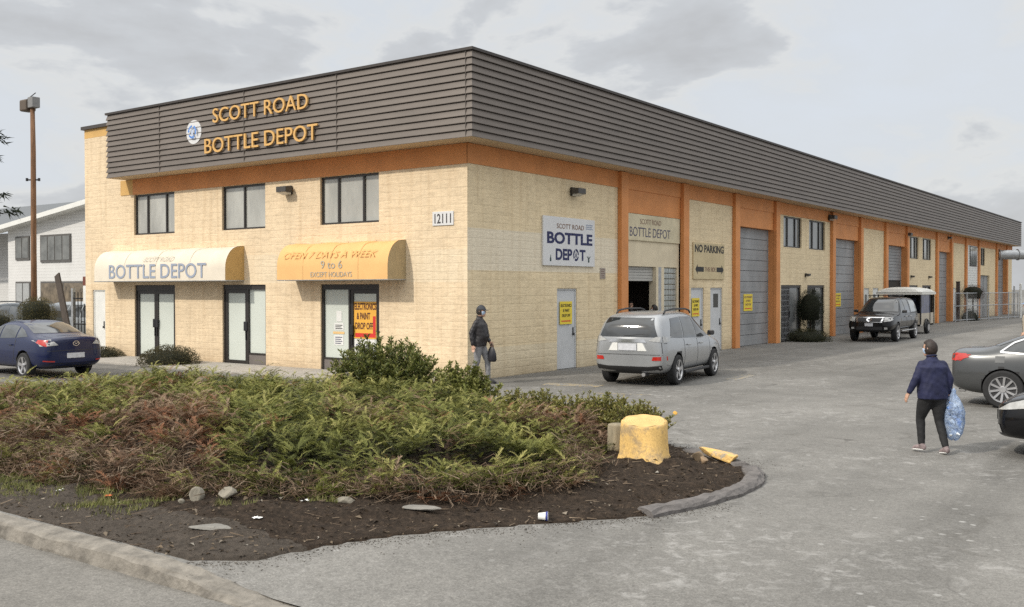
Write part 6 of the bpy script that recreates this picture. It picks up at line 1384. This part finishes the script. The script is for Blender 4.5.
# faded yellow bay markings on the asphalt
def marking(pts, w, label, thr=.45):
    q = MB()
    for a, b_ in zip(pts, pts[1:]):
        d = (Vector(b_) - Vector(a)).normalized(); n = Vector((-d.y, d.x)) * w; q.add([(a[0] + n.x, a[1] + n.y, .004), (a[0] - n.x, a[1] - n.y, .004), (b_[0] - n.x, b_[1] - n.y, .004), (b_[0] + n.x, b_[1] + n.y, .004)], [(0, 1, 2, 3)])
    tag(q.build('bay_marking', worn_paint('worn_yellow_line', (.42, .31, .13), (.20, .195, .185), thr, 6)), kind='structure')
marking([(2.1, .6), (3.6, .9)], .28, ''); marking([(4.3, -.6), (5.6, -.2)], .06, ''); marking([(-10.6, -8.0), (-14.6, -8.0)], .07, ''); marking([(5.6, 4.4), (5.4, 6.2)], .2, '', .42); marking([(13.2, .3), (17, .4)], .07, '', .47); marking([(13.2, 5.6), (19, 5.8)], .07, '', .47)
# ------------------------------------------------------------------ what stands around
m_siding, t, b = nt('white_lap_siding'); c_ = nd(t, 'ShaderNodeTexCoord'); s_ = nd(t, 'ShaderNodeSeparateXYZ'); t.links.new(c_.outputs['Object'], s_.inputs[0])
fr = mth(t, 'FRACT', mth(t, 'MULTIPLY', s_.outputs['Z'], 5.0)); base = mixc(t, 1, ramp(t, fr, [(.0, .62), (.14, 1.0), (1, .95)]), ramp(t, noise(t, c_.outputs['Object'], .8, 4), [(.3, (.66, .655, .64)), (.7, (.74, .735, .72))]), 'MULTIPLY')
t.links.new(base, b.inputs['Base Color']); b.inputs['Roughness'].default_value = .7; bump(t, b, fr, .5, .03)
H = thing('white_house', 'white sided two storey house with grey roof at the left behind the pole', 'house', (-46, 14, -.2))
HX, HY = -46, 14
def hq(name, mat, *quads, parent=None):
    q = MB()
    for Q in quads: q.add([(x - HX, y - HY, z + .2) for x, y, z in Q], [tuple(range(len(Q)))])
    return q.build(name, mat, parent or H)
xr = -36.0; rake = lambda x: 6.78 + (x + 51.4) * .098 * 1.0
hq('wall', m_siding, [(-51.4, 14, -.2), (xr, 14, -.2), (xr, 14, rake(xr)), (-51.4, 14, rake(-51.4))], [(-51.4, 17, -.2), (-51.4, 14, -.2), (-51.4, 14, 6.78), (-51.4, 17, 6.78)], [(-70, 17, -.2), (-51.4, 17, -.2), (-51.4, 17, 6.6), (-70, 17, 6.6)])
hq('roof', m_roofgrey, [(-70, 13.2, 6.2), (-52.2, 13.2, 6.55), (-36, 13.2, rake(-36) + .15), (-36, 24, 9.6), (-75, 24, 9.6)])
q = MB()
for a, b_ in (((-52.3, 6.52), (-36, rake(-36) + .12)),): q.add([(a[0] - HX, -.86, a[1] - .02), (b_[0] - HX, -.86, b_[1] - .02), (b_[0] - HX, -.86, b_[1] + .28), (a[0] - HX, -.86, a[1] + .28), (a[0] - HX, -.0, a[1] - .02), (b_[0] - HX, -.0, b_[1] - .02)], [(0, 1, 2, 3), (1, 0, 4, 5)])
q.add([(-70 - HX, -.87, 6.12), (-52.3 - HX, -.87, 6.45), (-52.3 - HX, -.87, 6.75), (-70 - HX, -.87, 6.45)], [(0, 1, 2, 3)])
q.build('barge_board', m_white, H)
def hwin(x0, x1, z0, z1, n, pane, y=14.0):
    q = MB(); q.box(x0 - HX, x1 - HX, y - HY - .08, y - HY - .004, z0 + .2, z1 + .2); o = q.build('window', M('house_window_frame', (.10, .095, .09), .6), H)
    for i in range(n): a = x0 + .12 + i * (x1 - x0 - .12) / n; e = x0 + (i + 1) * (x1 - x0 - .12) / n; q = MB(); q.box(a - HX, e - HX, y - HY - .10, y - HY - .085, z0 + .34, z1 + .08); q.build('pane', pane, o)
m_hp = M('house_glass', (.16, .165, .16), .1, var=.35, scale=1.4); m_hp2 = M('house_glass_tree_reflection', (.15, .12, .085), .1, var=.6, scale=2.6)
hwin(-50.3, -48.5, 4.4, 6.0, 2, m_hp); hwin(-47.1, -43.45, 4.2, 6.0, 4, m_hp); hwin(-50.3, -48.4, 1.4, 2.95, 2, M('pale_house_glass', (.36, .37, .37), .15, var=.15)); hwin(-47.1, -41.5, .9, 2.95, 2, m_hp2)
hwin(-53.5, -52.2, 4.6, 6.0, 1, m_hp, 17.0); hwin(-53.5, -52.2, 1.4, 2.9, 1, m_hp, 17.0)

pl = thing('lamp_pole', 'tall weathered wooden pole with a box floodlight at its top', 'lamp pole', (-22.4, .2, 0))
q = MB(); q.tube([(0, 0, 0), (.01, 0, 4), (0, .02, 8), (0, 0, 10.0)], [.125, .11, .10, .085], 12); q.build('pole', m_wood, pl, smooth=True)
q = MB(); q.tube([(-.2, -.14, 6.85), (.2, .14, 6.85)], .03, 6); q.tube([(-.2, -.14, 6.8), (-.2, -.14, 6.92)], .05, 6); q.tube([(.2, .14, 6.8), (.2, .14, 6.92)], .05, 6); q.build('crossbar', m_black, pl)
q = MB(); q.box(-.08, .30, -.16, .16, 9.72, 10.14); q.build('mounting_box', M('grey_fitting', (.20, .20, .20), .6), pl, bevel=.02)
q = MB(); q.box(-.62, -.1, -.22, .22, 9.62, 10.08); q.build('floodlight', M('bronze_fitting', (.10, .075, .055), .6), pl, bevel=.06)
q = MB(); q.tube([(-.45, 0, 10.1), (.25, 0, 10.30)], .02, 6); q.build('bracket', m_black, pl)

def conifer(label, c, h, r, nb, seed, group=None, pal=((.010, .016, .008), (.02, .032, .014), (.035, .05, .02)), base=.12):
    rng = np.random.default_rng(seed); T = thing('conifer', label, 'tree', (c[0], c[1], -.2), group=group); q = MB(); q.tube([(0, 0, 0), (0, 0, h * .5), (0, 0, h)], [h * .018, h * .011, .02], 8); TT = []
    for i in range(nb):
        f = base + (1 - base) * (i / nb) ** .85; L = r * (1 - f) ** .8 * rng.uniform(.7, 1.15) + .15; a = rng.uniform(0, 2 * PI); p0 = np.array([0, 0, f * h]); d = np.array([math.cos(a), math.sin(a), rng.uniform(-.28, .05)]); p1 = p0 + d * L * .6; p2 = p0 + d * L + np.array([0, 0, .1 * L]); q.tube([tuple(p0), tuple(p1), tuple(p2)], [.03, .02, .006], 4)
        n = int(26 + 34 * L); tt = rng.uniform(.12, 1.02, n)[:, None]; P = p0 + (p2 - p0) * tt + rng.normal(0, .03 * L, (n, 3)); D = d + rng.normal(0, .6, (n, 3)); D[:, 2] -= .35; D = unit(D); l = rng.uniform(.16, .42, n)[:, None]; sd = unit(np.cross(D, rng.normal(0, 1, (n, 3)))) * .045; TT.append(np.stack([P - sd, P + sd, P + D * l], 1))
    q.build('trunk', M('shrub_bark', (.07, .05, .035), .9), T); TT = np.concatenate(TT); cc = colz(rng.random(len(TT)), [list(p) for p in pal]); soup('crown', TT, np.repeat(cc[:, None, :], 3, 1), m_leaf, T); return T
conifer('dark conifer at the left edge with branch tips reaching into view', (-30.85, .6), 16.5, 4.4, 190, 61, base=.34)
def broadleaf(label, c, h, r, n, seed, pal, group=None):
    rng = np.random.default_rng(seed); T = thing('broadleaf_tree', label, 'tree', (c[0], c[1], -.2), group=group); q = MB(); q.tube([(0, 0, 0), (.1, 0, h * .35), (0, .1, h * .75)], [.28, .2, .06], 8); lobes = []
    for i in range(14):
        a = rng.uniform(0, 2 * PI); e = rng.uniform(-.1, 1.0); p = np.array([math.cos(a) * r * .65 * math.cos(e), math.sin(a) * r * .65 * math.cos(e), h * .55 + math.sin(e) * h * .36]); lobes.append((p, rng.uniform(.3, .5) * r)); q.tube([(0, 0, h * .33), tuple(p * .6 + np.array([0, 0, h * .16])), tuple(p)], [.1, .06, .02], 5)
    q.build('trunk', M('shrub_bark', (.07, .05, .035), .9), T); PP = []; UU = []
    for p, lr in lobes: d = unit(rng.normal(0, 1, (n // 14, 3))); rr = rng.beta(4, 1.3, n // 14)[:, None]; PP.append(p + d * rr * lr * np.array([1, 1, .8])); UU.append(d[:, 2] * .3 + rr[:, 0] * .5)
    P = np.concatenate(PP); u = np.clip(np.concatenate(UU) + rng.normal(0, .15, len(P)), 0, 1); T_, C_ = leaves(P, rng.normal(0, 1, P.shape), rng.uniform(.14, .3, len(P)), rng.uniform(.05, .1, len(P)), pal, rng, u=u); soup('crown', T_, C_, m_leaf, T); return T
DG = [(.006, .009, .005), (.014, .02, .009), (.03, .038, .016), (.05, .055, .025)]
broadleaf('dark tree beyond the fence, first past the far end of the building', (3.8, 95), 6.2, 3.2, 5200, 71, DG, 'dark trees past the far end of the building'); broadleaf('dark tree beyond the fence, farther right at the edge of view', (8.5, 101), 7.2, 3.6, 5200, 72, DG, 'dark trees past the far end of the building')
# white gabled building past the end
G = thing('gabled_building', 'pale gabled building with white barge boards past the far end', 'building', (9, 122, -.2))
q = MB(); q.add([(-7.5, 0, 0), (7.5, 0, 0), (7.5, 0, 4.6), (0, 0, 9.6), (-7.5, 0, 4.6)], [(0, 1, 2, 3, 4)]); q.add([(-7.5, 0, 0), (-7.5, 0, 4.6), (-7.5, 18, 4.6), (-7.5, 18, 0)], [(0, 1, 2, 3)]); q.build('wall', M('pale_wall', (.50, .47, .42), .8), G)
q = MB()
for s_ in (-1, 1): q.add([(0, -.5, 9.75), (s_ * 8.2, -.5, 4.25), (s_ * 8.2, 18, 4.25), (0, 18, 9.75)], [(0, 1, 2, 3)])
q.build('roof', m_roofgrey, G); q = MB()
for s_ in (-1, 1): q.add([(0, -.53, 9.75), (s_ * 8.2, -.53, 4.25), (s_ * 8.2, -.53, 3.75), (0, -.53, 9.2)], [(0, 1, 2, 3)])
q.build('barge_board', m_white, G); q = MB(); q.box(-1.2, 1.2, -.06, -.004, 4.2, 5.8); q.build('window', m_dkglass, G)
# duct from the far end wall
Dk = thing('ventilation_duct', 'thick grey metal duct running out from the far end of the facade', 'duct', (0, 75.5, 5.4))
q = MB(); q.tube([(0.02, 0, 0), (1.5, 1.0, .0), (9.5, 7, .0)], .42, 20); q.build('pipe', m_steel, Dk, smooth=False)
for k, yk in ((.12, .08), (1.5, 1.0), (3.1, 2.2), (7.5, 5.5)): q = MB(); q.tube([(k - .04, yk - .03, 0), (k + .04, yk + .03, 0)], .5, 20); q.build('flange', m_steel, Dk)
q = MB(); q.box(4.2, 6.4, 3.1, 5.4, -.7, .62); q.build('fan_housing', M('grey_housing', (.30, .31, .32), .5), Dk, bevel=.03)
q = MB()
q.tube([(8.5, 6.2, -5.4), (8.5, 6.2, -.3)], .07, 8)
q.build('leg', m_steel, Dk)
# chain link fence and gate
Fc = thing('chain_link_fence', 'galvanised chain link fence closing the far yard', 'fence', (0.6, 56.0, 0)); L_ = Vector((2.1, 12.9)); n = 6
for i in range(n + 1): p = L_ * (i / n); q = MB(); q.tube([(p.x, p.y, 0), (p.x, p.y, 2.15)], .045, 8); q.build('post', m_steel, Fc)
q = MB()
for z in (2.08, 1.15, .12): q.tube([(0, 0, z), (L_.x, L_.y, z)], .03, 6)
q.build('rail', m_steel, Fc); q = MB(); nn = 60
for i in range(nn):
    for s_ in (1, -1):
        a0 = i / nn; a1 = a0 + .13
        za, zb = (.1, 2.05) if s_ > 0 else (2.05, .1)
        if a1 <= 1: q.tube([(L_.x * a0, L_.y * a0, za), (L_.x * a1, L_.y * a1, zb)], .006, 3)
q.build('mesh', m_steel, Fc)
gp = thing('gate_post', 'tall white gate post at the end of the chain link fence', 'post', (2.82, 69.4, 0)); q = MB(); q.tube([(0, 0, 0), (0, 0, 2.75)], .09, 10); q.build('post', m_white, gp); q = MB(); q.lathe([(.1, 2.75), (.07, 2.82), (.001, 2.84)], (0, 0, 0), 'z', 10); q.build('cap', m_white, gp)
gp = thing('gate_post', 'slimmer grey gate post left of the white one', 'post', (2.4, 69.0, 0)); q = MB(); q.tube([(0, 0, 0), (0, 0, 2.6)], .06, 10); q.build('post', m_steel, gp); q = MB(); q.lathe([(.07, 2.6), (.001, 2.66)], (0, 0, 0), 'z', 10); q.build('cap', m_steel, gp)
dp = thing('gate_post', 'dark square post standing by the wall at the near end of the fence', 'post', (.45, 57.6, 0)); q = MB(); q.box(-.12, .12, -.12, .12, 0, 2.9); q.build('post', M('dark_brown_post', (.06, .05, .045), .8), dp, bevel=.01); q = MB(); q.box(-.14, .14, -.14, .14, 2.9, 2.95); q.build('cap', m_black, dp)
# yard clutter left of the building: barred gate, leaning board, little sign
g = thing('yard_gate', 'dark barred metal gate beside the left end of the cream wall', 'gate', (-19.55, .6, 0)); q = MB()
for z in (.1, 1.1, 2.1): q.tube([(-.6, 0, z), (.6, 0, z)], .03, 6)
q.build('rail', m_black, g); q = MB()
for i in range(6): x = -.55 + i * .22; q.tube([(x, 0, .05), (x, 0, 2.35)], .018, 6)
q.build('bar', m_black, g)
for x in (-.66, .66): q = MB(); q.box(x - .06, x + .06, -.06, .06, 0, 2.5); q.build('post', m_steel, g)
lb = thing('leaning_board', 'dark brown board leaning beside the gate left of the building', 'board', (-19.7, -.15, 0)); q = MB(); q.add([(-.55, .0, 2.95), (-.25, .0, 3.1), (.5, -.02, 1.1), (.15, -.02, .95), (-.55, .06, 2.95), (-.25, .06, 3.1), (.5, .04, 1.1), (.15, .04, .95)], [(0, 3, 2, 1), (4, 5, 6, 7), (0, 1, 5, 4), (1, 2, 6, 5), (2, 3, 7, 6), (3, 0, 4, 7)]); q.tube([(.3, 0, 0), (.3, 0, 1.1)], .04, 6); q.build('plank', M('dark_plank', (.07, .055, .045), .85, var=.3), lb)
ys = thing('yard_sign', 'small white sign with brown top beside the leaning board', 'sign', (-19.0, .5, 0)); q = MB(); q.box(-.3, .3, -.03, .03, 1.9, 2.6); q.build('panel', m_white, ys); q = MB(); q.box(-.31, .31, -.034, .034, 2.6, 2.95); q.build('header', M('red_brown_header', (.16, .05, .035), .7), ys); q = MB(); q.tube([(0, 0, 0), (0, 0, 1.9)], .04, 8); q.build('post', m_steel, ys)

# ------------------------------------------------------------------ housekeeping: origins at the base of things built in world coordinates
for o in list(SC.objects):
    if o.parent is None and o.type == 'EMPTY' and tuple(o.location) == (0, 0, 0) and o.name != 'commercial_building':
        pass
SC.cycles.use_adaptive_sampling = True; SC.cycles.adaptive_threshold = .008; SC.cycles.max_bounces = 6; SC.cycles.diffuse_bounces = 3; SC.cycles.use_denoising = False
